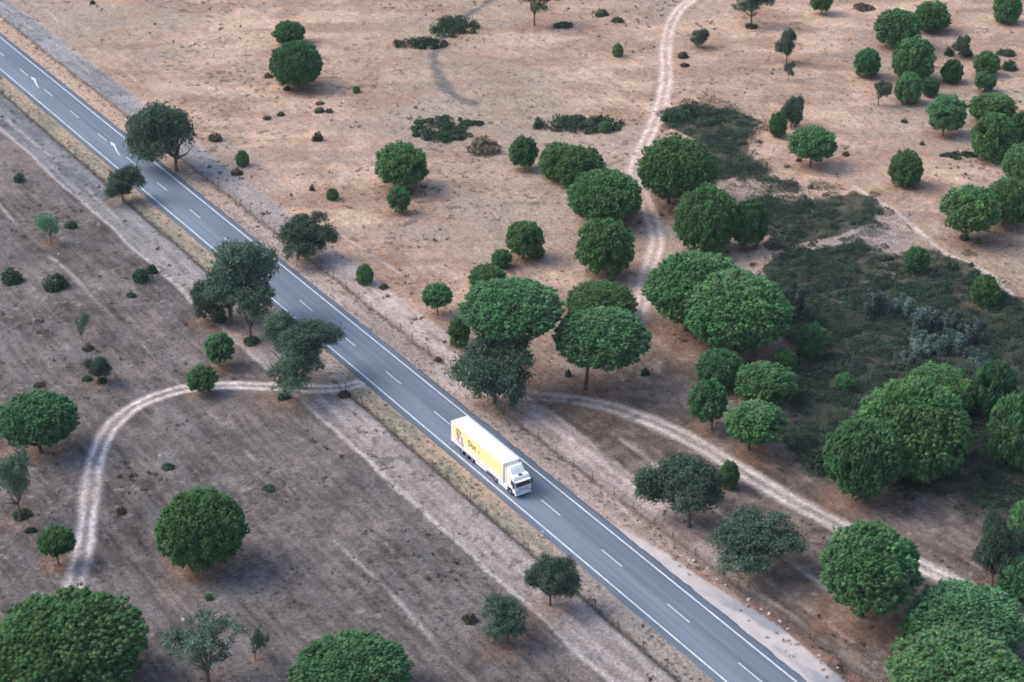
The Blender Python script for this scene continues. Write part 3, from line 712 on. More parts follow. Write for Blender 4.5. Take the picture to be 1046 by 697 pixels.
def clumps(P, N, rad, r, cols, fine=True, blades=14, bl=.30, bw=.075, stretch=1.2, flat=False):
    """rounded tufts: a rough core with needles standing out of it"""
    n = len(P); t, b = basis(N)
    BV, BF = (ICO_V, ICO_F) if fine else (IC1_V, IC1_F)
    m = len(BV)
    jit = 1+r.uniform(-.30, .22, (n, m, 1))
    L = BV[None]*jit*rad[:, None, None]*.74
    W = P[:, None]+L[..., 0:1]*t[:, None]+L[..., 1:2]*b[:, None]+L[..., 2:3]*stretch*N[:, None]
    F1 = (BF[None]+(np.arange(n)*m)[:, None, None]).reshape(-1, 3)
    V = [W.reshape(-1, 3)]; C = [np.repeat(cols, m, 0)*r.uniform(.82, 1.16, (n*m, 1))]
    k = n*blades
    dd = unit(r.normal(size=(n, blades, 3))+N[:, None]*1.6)
    base = P[:, None]+dd*rad[:, None, None]*.45
    ln = rad[:, None, None]*r.uniform(.55, 1.0, (n, blades, 1))*(bl/.34)*1.05
    sdv = unit(np.cross(dd, r.normal(size=dd.shape)))*bw*r.uniform(.6, 1.2, (n, blades, 1))
    tip = base+dd*ln
    Q = np.stack([base-sdv, base+sdv, tip+sdv*.35, tip-sdv*.35], 2).reshape(-1, 3)
    o = len(V[0]); F2 = (np.arange(k)*4)[:, None]+np.arange(4)[None]+o
    V.append(Q); C.append(np.repeat(np.repeat(cols*1.12, blades, 0)*r.uniform(.8, 1.3, (k, 1)), 4, 0))
    return np.concatenate(V), [F1, F2], np.concatenate(C)
def leaves(P, N, size, r, cols, asp=.62, spread=.8):
    n = len(P); nn = unit(N+r.normal(size=P.shape)*spread); t, b = basis(nn)
    an = r.uniform(0, 2*math.pi, n)[:, None]; t2 = t*np.cos(an)+b*np.sin(an); b2 = b*np.cos(an)-t*np.sin(an)
    s = (size*r.uniform(.6, 1.35, n))[:, None]
    Q = np.stack([P-t2*s, P-b2*s*asp+nn*s*.15, P+t2*s, P+b2*s*asp+nn*s*.15], 1).reshape(-1, 3)
    return Q, [(np.arange(n)*4)[:, None]+np.arange(4)[None]], np.repeat(cols, 4, 0)
def merge(parts):
    V = []; F = {}; C = []; o = 0
    for v, fs, c in parts:
        V.append(v); C.append(c)
        for f in fs: F.setdefault(f.shape[1], []).append(f+o)
        o += len(v)
    return np.concatenate(V), [np.concatenate(x) for x in F.values()], np.concatenate(C)
PD, PL = np.array([.058, .152, .074]), np.array([.158, .310, .130])
def pine_cols(n, r, warm=0.0):
    t = np.clip(r.normal(.45, .26, n), 0, 1)[:, None]
    return (PD+(PL-PD)*t)*(1+r.normal(0, .06, (n, 3)))
def pine_crown(a, b, seed, lob, rc, step, skirt=False, lobe=2.0):
    """a dome of branch ends: rounded lobes a couple of metres wide, each set with needle tufts"""
    r = np.random.default_rng(seed)
    area = 4*math.pi*((a*a*a*a+2*(a*b)**2)/3)**.5
    d = fib(int(area/(step*step)))
    d = unit(d+r.normal(0, .4*step/a, d.shape))
    lc = fib(max(10, int(area/(lobe*lobe)))); lc = unit(lc+r.normal(0, .30*lobe/a, lc.shape))
    lo = -.97 if skirt else -.80
    d = d[d[:, 2] > lo]
    S3 = np.array([a, a, b])
    dist = np.linalg.norm((d[:, None]-lc[None])*S3, axis=2); near = dist.argmin(1); dm = dist.min(1)/lobe
    lr = r.normal(0, .034, len(lc)); gone = (r.random(len(lc)) < .07) & (lc[:, 2] < .45)
    rf = 1+lob*dnoise(d, seed)+lob*.6*dnoise(d, seed+5, 3.1)+lr[near]+.09-(2.3*(lobe/1.5)/a)*np.clip(dm, 0, .75)**2
    zs = np.where(d[:, 2] > 0, b, b*(1.0 if skirt else .92))
    P = np.stack([d[:, 0]*a, d[:, 1]*a, d[:, 2]*zs], 1)*(rf*r.uniform(.93, 1.03, len(d)))[:, None]
    C0 = lc[near]*S3*.80
    N = unit(unit(P-C0*.82)*.8+unit(P/S3)*.6+np.array([0, 0, .25]))
    kp = ~gone[near]; P, N, d, near = P[kp], N[kp], d[kp], near[kp]
    P2 = P*.80; q = r.random(len(P)) < .85
    cols = pine_cols(len(P), r)*(1+r.normal(0, .13, len(lc)))[near][:, None]
    q3 = r.random(len(d)) < .35; P3 = P*np.array([.58, .58, .62])
    rad = rc*np.concatenate([r.uniform(.75, 1.25, len(P)), r.uniform(.9, 1.3, q.sum()), r.uniform(1.3, 1.9, q3.sum())])
    P = np.concatenate([P, P2[q], P3[q3]]); N = np.concatenate([N, N[q], N[q3]]); cols = np.concatenate([cols, cols[q], cols[q3]])
    return clumps(P, N, rad, r, cols, False, 22, .36, .032, 1.3)
def extent(me_v):
    h = np.hypot(me_v[:, 0], me_v[:, 1])
    return np.percentile(h, 99.0), (np.percentile(me_v[:, 2], 99.7)-np.percentile(me_v[:, 2], .5))/2, (np.percentile(me_v[:, 2], 99.7)+np.percentile(me_v[:, 2], .5))/2
LOBES = {}
def oak_crown(seed, nlobe, nleaf, size, col, a=4.0, b=3.0):
    r = np.random.default_rng(seed)
    lob = []
    for k in range(nlobe):
        d = unit(r.normal(size=3)*np.array([1, 1, .8])+np.array([0, 0, .25])); q = r.uniform(.42, .78)
        lob.append((d*np.array([a, a, b])*q, r.uniform(.24, .42)*a))
    lob.append((np.array([0, 0, .15*b]), .40*a))
    Ps, Ns, Cs = [], [], []
    wts = np.array([l[1]**2 for l in lob]); wts /= wts.sum()
    for (c, rr), wt in zip(lob, wts):
        n = int(nleaf*wt); nc = max(6, n//34)
        d = unit(r.normal(size=(nc, 3))); d[:, 2] = np.where(d[:, 2] < -.3, -d[:, 2]*.6, d[:, 2]); d = unit(d)
        cc = c+d*rr*r.uniform(.55, 1.08, (nc, 1))*np.array([1, 1, .8])      # sprays
        k = r.integers(0, nc, n)
        P = cc[k]+r.normal(0, .24, (n, 3))*np.array([1, 1, .8]); Ps.append(P); Ns.append(unit(d[k]+np.array([0, 0, .5])))
        tt_ = np.clip(r.normal(.5, .2, nc), 0, 1)[k][:, None]
        Cs.append(np.array(col)*(.62+.75*tt_)*(1+r.normal(0, .12, (n, 1))))
    P = np.concatenate(Ps); N = np.concatenate(Ns); C = np.concatenate(Cs)
    LOBES[seed] = [(l[0]/np.array([a, a, b])) for l in lob]
    v, f, c = leaves(P, N, size, r, C); ea, eb, ez = extent(v); ea *= .93; eb *= .97
    LOBES[seed] = [((l[0]-np.array([0, 0, ez]))/np.array([ea, ea, eb])) for l in lob]
    return (v-np.array([0, 0, ez]))/np.array([ea, ea, eb]), f, c
def limb_mesh(r, paths, n=7):
    V = []; F = []; o = 0
    for pts, rads in paths:
        pts = np.array(pts, float); m = len(pts)
        for k in range(m):
            d = pts[min(k+1, m-1)]-pts[max(k-1, 0)]; t, b = basis(unit(d)[None]); an = np.arange(n)*2*math.pi/n
            V.append(pts[k]+(np.cos(an)[:, None]*t+np.sin(an)[:, None]*b)*rads[k])
        i0 = o+np.arange(m*n).reshape(m, n)
        F.append(np.stack([i0[:-1], np.roll(i0[:-1], -1, 1), np.roll(i0[1:], -1, 1), i0[1:]], -1).reshape(-1, 4)); o += m*n
    return np.concatenate(V), [np.concatenate(F)]
def pine_trunk(seed):
    """unit trunk: 1 high, crown radius 1"""
    r = np.random.default_rng(seed); lx, ly = r.normal(0, .05, 2)
    path = [((0, 0, -.12), .062), ((0, 0, 0), .050), ((lx*.5, ly*.5, .3), .038), ((lx, ly, .62), .034), ((lx*1.2, ly*1.2, 1.0), .02)]
    ps = [([p for p, _ in path], [q for _, q in path])]
    for k in range(9):
        an = k*2.4+r.uniform(-.3, .3); z0 = r.uniform(.45, .75); L = r.uniform(.38, .55); s0 = (lx, ly, z0)
        e = (lx+math.cos(an)*L, ly+math.sin(an)*L, z0+r.uniform(.08, .22)); mid = (lx+math.cos(an)*L*.5, ly+math.sin(an)*L*.5, z0+(e[2]-z0)*.62)
        ps.append(([s0, mid, e], [.022, .015, .007]))
    return limb_mesh(r, ps)
def oak_trunk(seed, lobes):
    r = np.random.default_rng(seed+500); k0 = r.uniform(.30, .42)
    ps = [([(0, 0, -.1), (0, 0, 0), (r.normal(0, .03), r.normal(0, .03), k0*.5), (0, 0, k0)], [.075, .06, .048, .042])]
    for l in lobes:
        e = np.array([l[0]*.9, l[1]*.9, 1+l[2]*.5]); m = np.array([e[0]*.45+r.normal(0, .06), e[1]*.45+r.normal(0, .06), k0+(e[2]-k0)*.5])
        ps.append(([(0, 0, k0-.03), m, e], [.028, .018, .007]))
    return limb_mesh(r, ps)

PROTO = {'l': [], 'm': [], 's': [], 'b': []}
for k in range(4): PROTO['l'].append(pine_crown(7.0, 4.8, 10+k, .055+.018*k, .27, .385, False, 1.55))
for k in range(4): PROTO['m'].append(pine_crown(4.0, 3.1, 20+k, .07, .24, .34, False, 1.25))
for k in range(4): PROTO['s'].append(pine_crown(2.3, 2.0, 30+k, .08, .20, .265, False, .95))
for k in range(2): PROTO['b'].append(pine_crown(6.0, 5.0, 40+k, .15, .29, .40, True, 1.75))
for kd in PROTO:
    L_ = []
    for v, f, c in PROTO[kd]:
        ea, eb, ez = extent(v); v = (v-np.array([0, 0, ez]))/np.array([ea, ea, eb])
        me = np_mesh('crown', v, f, c); me.materials.append(M['pine']); L_.append((1.0, 1.0, me))
    PROTO[kd] = L_
PTR = []
for k in range(5):
    v, f = pine_trunk(60+k); me = np_mesh('trunk', v, f, smooth=True); me.materials.append(M['bark']); PTR.append(me)
used = {}
def add_tree(name, label, fit, crown_me, pa, pb, trunk_me, tint, group, rz, col, barkcol, cat='tree'):
    gx_, gy_, a, b, c, ox = fit
    root = empty(name, (gx_, gy_, gz(gx_, gy_))); tag(root, label, cat, group)
    t = link('trunk', trunk_me, root); t.scale = (a, a, c); t.rotation_euler = (0, 0, rz*1.7); t.color = (*barkcol, 1)
    cr = link('crown', crown_me, root); cr.location = (ox, 0, c); cr.scale = (a/pa, a/pa, b/pb); cr.rotation_euler = (0, 0, rz)
    cr.color = (col[0]*tint, col[1]*tint, col[2]*tint, 1)
    return root
R_ = random.Random(4)
for p, ft in zip(PINES, pine_fit):
    a = ft[2]; kd = p[6]
    if kd != 'b': kd = 'l' if a > 5.2 else ('m' if a > 2.95 else 's')
    used[kd] = used.get(kd, 0)+1; pa, pb, me = PROTO[kd][used[kd] % len(PROTO[kd])]
    j = R_.uniform(-.09, .09); jb = R_.uniform(.88, 1.14)
    add_tree('stone_pine', p[8], ft, me, pa, pb, PTR[used[kd] % 5], p[7], 'stone pines scattered over the dry land', R_.uniform(0, 6.28), (jb*(1+j), jb, jb*(1-j)), (1, .9, .82))
OPR = {}
OAKC = (.098, .150, .106)
for dens in ('d', 'm', 's'):
    OPR[dens] = []
    for k in range(4 if dens == 'd' else 3):
        sdn = 100+k+{'d': 0, 'm': 20, 's': 40}[dens]
        v, f, c = oak_crown(sdn, {'d': 13, 'm': 11, 's': 9}[dens], {'d': 24000, 'm': 15000, 's': 5600}[dens], .112, OAKC)
        cm = np_mesh('crown', v, f, c); cm.materials.append(M['pine'])
        v, f = oak_trunk(sdn, LOBES[sdn]); tmh = np_mesh('trunk', v, f, smooth=True); tmh.materials.append(M['bark']); OPR[dens].append((cm, tmh))
for i, (p, ft) in enumerate(zip(OAKS, oak_fit)):
    dn = 'd' if p[7] > .85 else ('m' if p[7] > .6 else 's')
    cm, tmh = OPR[dn][i % len(OPR[dn])]
    q = p[6]; cb = (q*.98, q, q*1.02) if q < 1.3 else (q*.9, q*1.25, q*1.05)
    nm = 'sapling' if 'sapling' in p[8] else ('small_tree' if 'tree' in p[8] and 'oak' not in p[8] else 'oak_tree')
    add_tree(nm, p[8], ft, cm, 1.0, 1.0, tmh, 1, 'oaks and small broadleaf trees', R_.uniform(0, 6.28), cb, (1.2, 1.15, 1.1))

# ------------------------------------------------------------------ shrubs
def mound(r, a, b, h, n, size, col, asp=.6, up=.4):
    d = unit(r.normal(size=(n, 3))); d[:, 2] = np.abs(d[:, 2])
    rf = 1+.28*dnoise(d, int(r.integers(1, 900)), 2.2)
    P = d*np.array([a, b, h])*(rf*r.uniform(.70, 1.05, n))[:, None]
    tt_ = np.clip(.5+.9*dnoise(d, int(r.integers(1, 900)), 4)+r.normal(0, .2, n), 0, 1)[:, None]
    return leaves(P, unit(d+np.array([0, 0, up])), size, r, np.array(col)*(.65+.7*tt_), asp, .7)
SHC = {'d': (.052, .098, .060), 'o': (.095, .092, .058), 'y': (.135, .118, .085), 'w': (.115, .165, .152)}
SHP = {}
def shrub_protos():
    for kd, n, size in (('d', 620, .13), ('o', 520, .13), ('y', 420, .13)):
        L = []
        for k in range(4):
            r = np.random.default_rng(300+k+ord(kd))
            prt = [mound(r, .8, .8, .95, n//2, size, SHC[kd])]
            for j in range(4):
                an = r.uniform(0, 6.28); v, f, c = mound(r, .42, .42, .62, n//8, size, SHC[kd]); v = v+np.array([math.cos(an)*.55, math.sin(an)*.55, 0]); prt.append((v, f, c))
            v, f, c = merge(prt); me = np_mesh('shrub', v, f, c); me.materials.append(M['pine']); L.append(me)
        SHP[kd] = L
    L = []
    for k in range(3):
        r = np.random.default_rng(340+k); d = fib(260); d = d[d[:, 2] > -.75]; d = unit(d+r.normal(0, .06, d.shape))
        P = d*np.array([.88, .88, .50])*r.uniform(.9, 1.02, (len(d), 1))*(1+.10*dnoise(d, 341+k, 2.5))[:, None]+np.array([0, 0, .48])
        v, f, c = clumps(P, d, .13*r.uniform(.7, 1.3, len(d)), r, pine_cols(len(d), r), False, 16, .34, .014)
        me = np_mesh('shrub', v, f, c); me.materials.append(M['pine']); L.append(me)
    SHP['r'] = L
    L = []
    for k in range(4):                        # willow: upright plumes of narrow leaves
        r = np.random.default_rng(360+k); prt = []
        for j in range(16):
            an = r.uniform(0, 6.28); q = math.sqrt(r.random())*.78; h = r.uniform(.55, 1.0)*(1-.35*q)
            n = 260; t = r.random(n)**.8
            P = np.stack([math.cos(an)*q*(.6+.4*t)+r.normal(0, .085, n)*(1.1-t*.5), math.sin(an)*q*(.6+.4*t)+r.normal(0, .085, n)*(1.1-t*.5), h*t], 1)
            N = unit(np.stack([np.full(n, math.cos(an)*q), np.full(n, math.sin(an)*q), np.full(n, .9)], 1)+r.normal(0, .3, (n, 3)))
            prt.append(leaves(P, N, .062, r, np.array(SHC['w'])*r.uniform(.8, 1.25)*(1+r.normal(0, .12, (n, 1))), .35, .7))
        v, f, c = merge(prt); me = np_mesh('shrub', v, f, c); me.materials.append(M['pine']); L.append(me)
    SHP['w'] = L
shrub_protos()
for i, (cx, cy, wd, ht, kd, tint, label) in enumerate(BUSHES):
    bot = cy+ht/2
    gx_, gy_ = G(cx, bot)
    for _ in range(3):
        sd_ = CAMH/math.hypot(CAMH, gy_); cd_ = math.sqrt(1-sd_*sd_); sc = FPX/depth_of(gx_, gy_)
        a = wd/2/sc; D = ht/sc; ay = a
        if D > a*sd_*2.15: hh = math.sqrt(max((D-a*sd_)**2-(a*sd_)**2, .01))/cd_
        else: ay = D/(sd_+math.sqrt(sd_**2+.64*cd_**2)); hh = .8*ay
        hh = min(hh, 2.2*a)
        if kd == 'w': a *= 1.35; ay *= 1.35; hh *= 1.3
        gx_, gy_ = G(cx, bot-ay*sd_*sc)
    if kd == 't':
        r = np.random.default_rng(500+i); prt = []; n = int(a*ay*1.9)+6
        for k in range(n):
            an = r.uniform(0, 6.28); q = r.random()**.55*1.05; m = r.uniform(.6, 1.3)*min(1, ay*.55)*(1.15-.5*q)
            v, f, c = mound(r, m*1.25, m, hh*r.uniform(.7, 1.1)*(1-.45*q), 90, .20, SHC['d']); v = v+np.array([math.cos(an)*q*a, math.sin(an)*q*ay, 0]); prt.append((v, f, c))
        v, f, c = merge(prt); me = np_mesh('thicket', v, f, c); me.materials.append(M['pine'])
        o = link('thicket', me, None, None, (gx_, gy_, gz(gx_, gy_)-.02)); o.color = (tint, tint, tint, 1)
        tag(o, label, 'shrub', 'low dark thickets on the slope'); continue
    me = SHP[kd][i % len(SHP[kd])]
    nm = 'willow_shrub' if kd == 'w' else ('dry_shrub' if kd == 'y' else 'shrub')
    o = link(nm, me, None, None, (gx_, gy_, gz(gx_, gy_)-.03)); o.scale = (a, ay, hh); o.rotation_euler = (0, 0, R_.choice((0, 3.14159))+R_.uniform(-.3, .3)) if ay < a*.8 else (0, 0, R_.uniform(0, 6.28))
    o.color = (tint, tint, tint, 1)
    tag(o, label, 'shrub', {'w': 'grey willow shrubs in the damp hollow'}.get(kd, 'single shrubs and tufts'))

# ------------------------------------------------------------------ uncountable low growth
r = np.random.default_rng(77)
def pts_in(poly, n):
    p = np.array(poly); lo, hi = p.min(0), p.max(0)
    q = r.uniform(lo-3, hi+4, (n, 2)); q = q[in_poly(q[:, 0]+(fbm(q[:, 0], q[:, 1], 7, 3, 2)-.5)*6+r.normal(0, 1.3, len(q)), q[:, 1]+(fbm(q[:, 0], q[:, 1], 26, 3, 1)-.5)*14+r.normal(0, 2.2, len(q)), poly)]
    return q
prt = []
for poly, dens in ((SC1, .72), (SC2, .72), (SC3, .66)):
    p = np.array(poly); box = np.prod(p.max(0)-p.min(0)); q = pts_in(poly, int(box*dens))
    keep = fbm(q[:, 0]*.55, q[:, 1], 4.2, 3, 120) > .28
    if poly is SC3: keep &= (seg_dist(q[:, 0], q[:, 1], T5) > 1.2)
    keep &= seg_dist(q[:, 0], q[:, 1], T3) > 2.0
    for x, y in q[keep]:
        big = r.random() < .17; m = r.uniform(1.25, 2.1) if big else r.uniform(.5, 1.0); t = r.random()**1.3
        col = np.array([.036, .080, .054])*(1-t)+np.array([.092, .135, .082])*t
        if r.random() < .10: col = np.array([.075, .098, .085])
        v, f, c = mound(r, m*1.35, m, m*r.uniform(.7, .95) if big else m*r.uniform(.8, 1.4), 420 if big else 120, .125, col*np.array([.84, .84, .90]))
        prt.append((v+np.array([x, y, gz(x, y)-.05]), f, c))
v, f, c = merge(prt); o = link('heath_scrub', np_mesh('heath_scrub', v, f, c), None, M['pine']); o.color = (1, 1, 1, 1)
tag(o, 'dark heath scrub covering the damp hollow between the pines', 'scrub', None, 'stuff')
def tufts(name, label, Q, sz, cols, seed):
    r = np.random.default_rng(seed); n = len(Q); nb = 9
    z = np.array([gz(x, y) for x, y in Q])
    base = np.concatenate([Q, z[:, None]], 1)[:, None]+r.normal(0, 1, (n, nb, 3))*np.array([.30, .30, 0])*sz[:, None, None]
    tip = base+np.stack([r.normal(0, .28, (n, nb)), r.normal(0, .28, (n, nb)), r.uniform(.35, .9, (n, nb))], -1)*sz[:, None, None]
    an = r.uniform(0, 6.28, (n, nb)); sdv = np.stack([np.cos(an), np.sin(an), 0*an], -1)*.16*sz[:, None, None]
    V = np.stack([base-sdv, base+sdv, tip], 2).reshape(-1, 3); F_ = np.arange(n*nb*3).reshape(-1, 3)
    C = np.repeat(cols, nb*3, 0)*r.uniform(.75, 1.25, (n*nb, 1)).repeat(3, 0)
    o = link(name, np_mesh(name, V, [F_], C), None, M['pine']); o.color = (1, 1, 1, 1); tag(o, label, 'grass', None, 'stuff')
def spread(n, test):
    y = r.uniform(160, 445, n); x = r.uniform(-1, 1, n)*(64+(y-184)*.23); u, wv = xy2uv(x, y)
    k = (np.abs(wv) > 4.9) & test(x, y, u, wv)
    for kk in (T1, T2, T3): k &= seg_dist(x, y, kk) > 1.9
    return np.stack([x, y], 1)[k]
Q = spread(9000, lambda x, y, u, wv: (wv > 6) & (fbm(x, y, 14, 3, 200)+.25*(fbm(x, y, 4, 2, 201)-.5) > .50))
cc = np.array([.32, .25, .185])*r.uniform(.7, 1.2, (len(Q), 1)); tufts('dry_grass', 'dry straw grass tufts on the tan slope', Q, r.uniform(.25, .55, len(Q)), cc, 1)
Q = spread(15000, lambda x, y, u, wv: (wv < -4.9) & (fbm(x, y, 11, 3, 203) > .47))
cc = np.array([.19, .165, .15])*r.uniform(.5, 1.35, (len(Q), 1)); tufts('stubble_grass', 'grey stubble tufts in the left field', Q, r.uniform(.2, .5, len(Q)), cc, 2)
Q = spread(5500, lambda x, y, u, wv: (np.abs(wv) > 9) & (fbm(x, y, 13, 3, 205)+.5*(fbm(x, y, 4, 2, 206)-.5) > .64))
cc = np.array([.10, .09, .065])*r.uniform(.6, 1.3, (len(Q), 1)); tufts('dark_weeds', 'dark weeds scattered in patches over the dry ground', Q, r.uniform(.3, .8, len(Q)), cc, 3)
uq = r.uniform(125, 430, 5200); sdq = r.choice((-1, 1), 5200); wq = sdq*np.where(r.random(5200) < .5, r.normal(7.9, .35, 5200), r.uniform(4.7, 7.8, 5200))
x, y = uv2xy(uq, wq); kq = ~in_poly(x, y, poly_uv([(w_*1.1, u_) for w_, u_ in LBY])) & (r.random(5200) < .62); x, y = x[kq], y[kq]; cc = np.array([.25, .21, .16])*r.uniform(.6, 1.3, (len(x), 1)); tufts('verge_grass', 'dry grass along both verges and fence lines', np.stack([x, y], 1), r.uniform(.15, .36, len(x)), cc, 4)

# ------------------------------------------------------------------ fences, marker posts, stones, rail
def wire_fence(label, u0, u1, step, wfun, h=1.15):
    us_ = np.arange(u0, u1, step); x0, y0 = uv2xy(us_[0], wfun(us_[0])); root = empty('wire_fence', (x0, y0, 0)); tag(root, label, 'fence')
    rr = random.Random(int(u0)); tops = []
    for u in us_:
        x, y = uv2xy(u+rr.uniform(-.4, .4), wfun(u)+rr.uniform(-.08, .08)); b = MB(); z0 = gz(x, y); hh = h*rr.uniform(.92, 1.12)
        b.cyl((0, 0, -.3), (rr.uniform(-.06, .06), rr.uniform(-.06, .06), hh), .065, .055, 7)
        b.build('post', M['post'], root, (x-x0, y-y0, z0)); tops.append((x-x0, y-y0, z0))
    for fr in (.35, .65, .95):
        b = MB()
        for p, q in zip(tops[:-1], tops[1:]): b.cyl((p[0], p[1], p[2]+h*fr), (q[0], q[1], q[2]+h*fr), .012, n=4)
        b.build('wire', M['wire'], root)
wire_fence('wire fence on thin dark posts along the right side of the road', 126, 312, 4.35, lambda u: 8.35+max(0, min(60, 195-u))*.032)
wire_fence('wire fence on thin dark posts along the left side of the road near the truck', 138, 231, 4.9, lambda u: -7.95+max(0, min(40, 180-u))*.009)
for (px, py), lab, hh in (((54.5, 77), 'white marker post on the right verge beside the first lane arrow', 1.0),
                      ((275, 255), 'white marker post on the right verge behind the tall grey green oak', .9),
                      ((426.5, 377), 'white marker post at the right verge where the pale track mouth begins', 1.15),
                      ((554.5, 549), 'white marker post on the left verge ahead of the truck beside the dark oak', .95)):
    x, y = G(px, py); root = empty('marker_post', (x, y, -.05), ROADR); tag(root, lab, 'marker post', 'white marker posts along the road')
    b = MB(); b.prism([(-.06, -.2), (.06, -.2), (.06, hh-.06), (-.06, hh)], -.085, .085, .012); b.build('post', M['marker'], root)
    b = MB(); b.box(-.064, .064, -.089, .089, hh-.30, hh-.14); b.build('band', M['black'], root)
    b = MB(); b.box(.062, .07, -.03, .03, hh-.27, hh-.17); b.build('reflector', M['lamp'], root)
x, y = G(164.5, 476); root = empty('marker_stake', (x, y, gz(x, y)), .4); tag(root, 'white topped stake beside a dark shrub in the grey field', 'marker stake')
b = MB(); b.cyl((0, 0, -.2), (0, 0, 1.05), .035, n=7); b.build('stake', M['grey'], root)
b = MB(); b.box(-.24, .24, -.06, .06, .92, 1.62, .02); b.build('plate', M['marker'], root)
STN = [((459, 368), .40, 'white stone beside a brown tuft behind the marker post on the right'), ((709, 573), .5, 'pale rock at the upper end of the rock row beside the gravel layby'),
       ((723, 581), .45, 'second pale rock from the upper end of the rock row by the layby'), ((733, 592), .42, 'third pale rock from the upper end of the rock row by the layby'),
       ((741, 598), .35, 'small rock just below the third pale rock of the layby row'), ((765, 613), .6, 'pale rock standing tall in the middle of the layby rock row'),
       ((778, 623), .42, 'rock right below the tall middle rock of the layby row'), ((786, 627), .5, 'rock halfway between the tall middle rock and the rock pair by the layby'),
       ((797, 635), .45, 'upper rock of the pair near the wide end of the layby'), ((805, 643), .5, 'lower rock of the pair near the wide end of the layby'),
       ((837, 670), .42, 'pale rock on red soil at the lower end of the layby'), ((856, 682), .42, 'lowest pale rock at the bottom right end of the rock row'),
       ((187, 630), .55, 'flat pale stone behind the sparse twiggy oak at the bottom'), ((60, 261), .35, 'small white stone in the left field below the pale mint green sapling')]
for i, ((px, py), s, lab) in enumerate(STN):
    b = bmesh.new(); bmesh.ops.create_icosphere(b, subdivisions=2, radius=1); rr = random.Random(i)
    for v_ in b.verts: v_.co *= rr.uniform(.72, 1.12)
    x, y = G(px, py); me = bpy.data.meshes.new('rock'); b.to_mesh(me); b.free()
    o = link('rock', me, None, M['stone'], (x, y, gz(x, y)+.08*s)); s *= .62; o.scale = (s*1.15, s*.8, s*.6); o.rotation_euler = (rr.uniform(-.2, .2), rr.uniform(-.2, .2), rr.uniform(0, 6))
    tag(o, lab, 'rock', 'pale rocks')

# ------------------------------------------------------------------ the lorry: local x forward, y left, z up
UF, WC = 188.35, -1.60
x, y = uv2xy(UF+8.25, WC)
truck = empty('articulated_truck', (x, y, .005), ROADR)
tag(truck, 'white articulated lorry with yellow printed trailer side driving on the road', 'truck')
FX = 8.25                                     # front bumper; the tail is at -8.25
def tp(x_): return FX+x_                      # distances given from the front bumper, negative backwards
XR, XF = tp(-16.5), tp(-2.98)
b = MB(); b.box(XR, XF, -1.275, 1.275, .98, 4.0, .035); box = b.build('cargo_box', M['white'], truck)
b = MB(); b.box(XR+.02, XF-.02, -1.255, 1.255, .84, .98); b.build('floor_rail', M['grey'], box)
for sy in (-1, 1):
    y0, y1 = (-1.281, -1.273) if sy < 0 else (1.273, 1.281)
    b = MB()
    b.prism([(XR+.35, 2.0), (XR+1.15, 1.9), (XR+1.45, 2.9), (XR+3.2, 2.75), (XR+3.9, 1.7), (XF-.30, 1.62), (XF-.30, 3.84), (XR+.30, 3.84)], y0, y1)
    b.build('side_print', M['yellow'], box)
    b = MB(); b.prism([(XR+.62, 1.9), (XR+1.1, 1.9), (XR+1.3, 3.0), (XR+1.15, 3.74), (XR+.62, 3.74)], y0-.004*(sy < 0), y1+.004*(sy > 0)); b.build('pale_patch', M['paleyellow'], box)
    e0, e1 = (-1.287, -1.279) if sy < 0 else (1.279, 1.287)
    b = MB()
    b.prism([(XR+1.55, 3.55), (XR+1.75, 3.62), (XR+1.85, 3.15), (XR+2.05, 2.5), (XR+2.25, 2.25), (XR+2.2, 2.05), (XR+1.85, 2.2), (XR+1.6, 2.75)], e0, e1)
    b.prism([(XR+1.8, 3.66), (XR+2.6, 3.5), (XR+2.75, 3.05), (XR+2.55, 3.05), (XR+2.45, 3.32), (XR+1.85, 3.48)], e0, e1)
    b.prism([(XR+2.75, 2.75), (XR+3.0, 2.75), (XR+3.12, 2.0), (XR+3.4, 1.45), (XR+3.15, 1.42), (XR+2.85, 1.95)], e0, e1)
    b.build('emblem', M['ink'], box)
    b = MB(); b.prism([(XR+1.3, 2.1), (XR+1.8, 2.02), (XR+2.75, 1.62), (XR+3.0, 1.30), (XR+2.2, 1.42), (XR+1.35, 1.75)], e0, e1)
    b.prism([(XR+2.1, 3.3), (XR+2.4, 3.22), (XR+2.6, 2.6), (XR+2.4, 2.35), (XR+2.15, 2.75)], e0, e1); b.build('emblem_base', M['pink'], box)
    for txt, x_, z_, sz, mm in (('Duc', 4.55, 2.42, 1.25, 'ink'), ('s', 7.15, 2.42, .9, 'ink2')):
        cu = bpy.data.curves.new('txt', 'FONT'); cu.body = txt; cu.size = sz; cu.extrude = .004; cu.offset = .022; cu.resolution_u = 3
        to = bpy.data.objects.new('txt', cu); COL.objects.link(to); bpy.context.view_layer.update()
        me = bpy.data.meshes.new_from_object(to.evaluated_get(bpy.context.evaluated_depsgraph_get())); bpy.data.objects.remove(to); 
        if sy < 0: mtx = Matrix.Translation((XR+x_, -1.284, z_)) @ Matrix.Rotation(math.pi/2, 4, 'X')
        else: mtx = Matrix.Translation((XF-x_+1.2, 1.284, z_)) @ Matrix.Rotation(math.pi, 4, 'Z') @ Matrix.Rotation(math.pi/2, 4, 'X')
        me.transform(mtx); link('lettering', me, box, M[mm])
b = MB(); b.box(XR-.012, XR+.01, -1.2, -.012, 1.1, 3.9); b.box(XR-.012, XR+.01, .012, 1.2, 1.1, 3.9); b.build('rear_door', M['white2'], box)
for sy in (-1, 1):
    b = MB(); b.box(XR-.03, XR+.05, sy*.95-.2, sy*.95+.2, .72, .84); b.build('tail_light', M['red'], box)
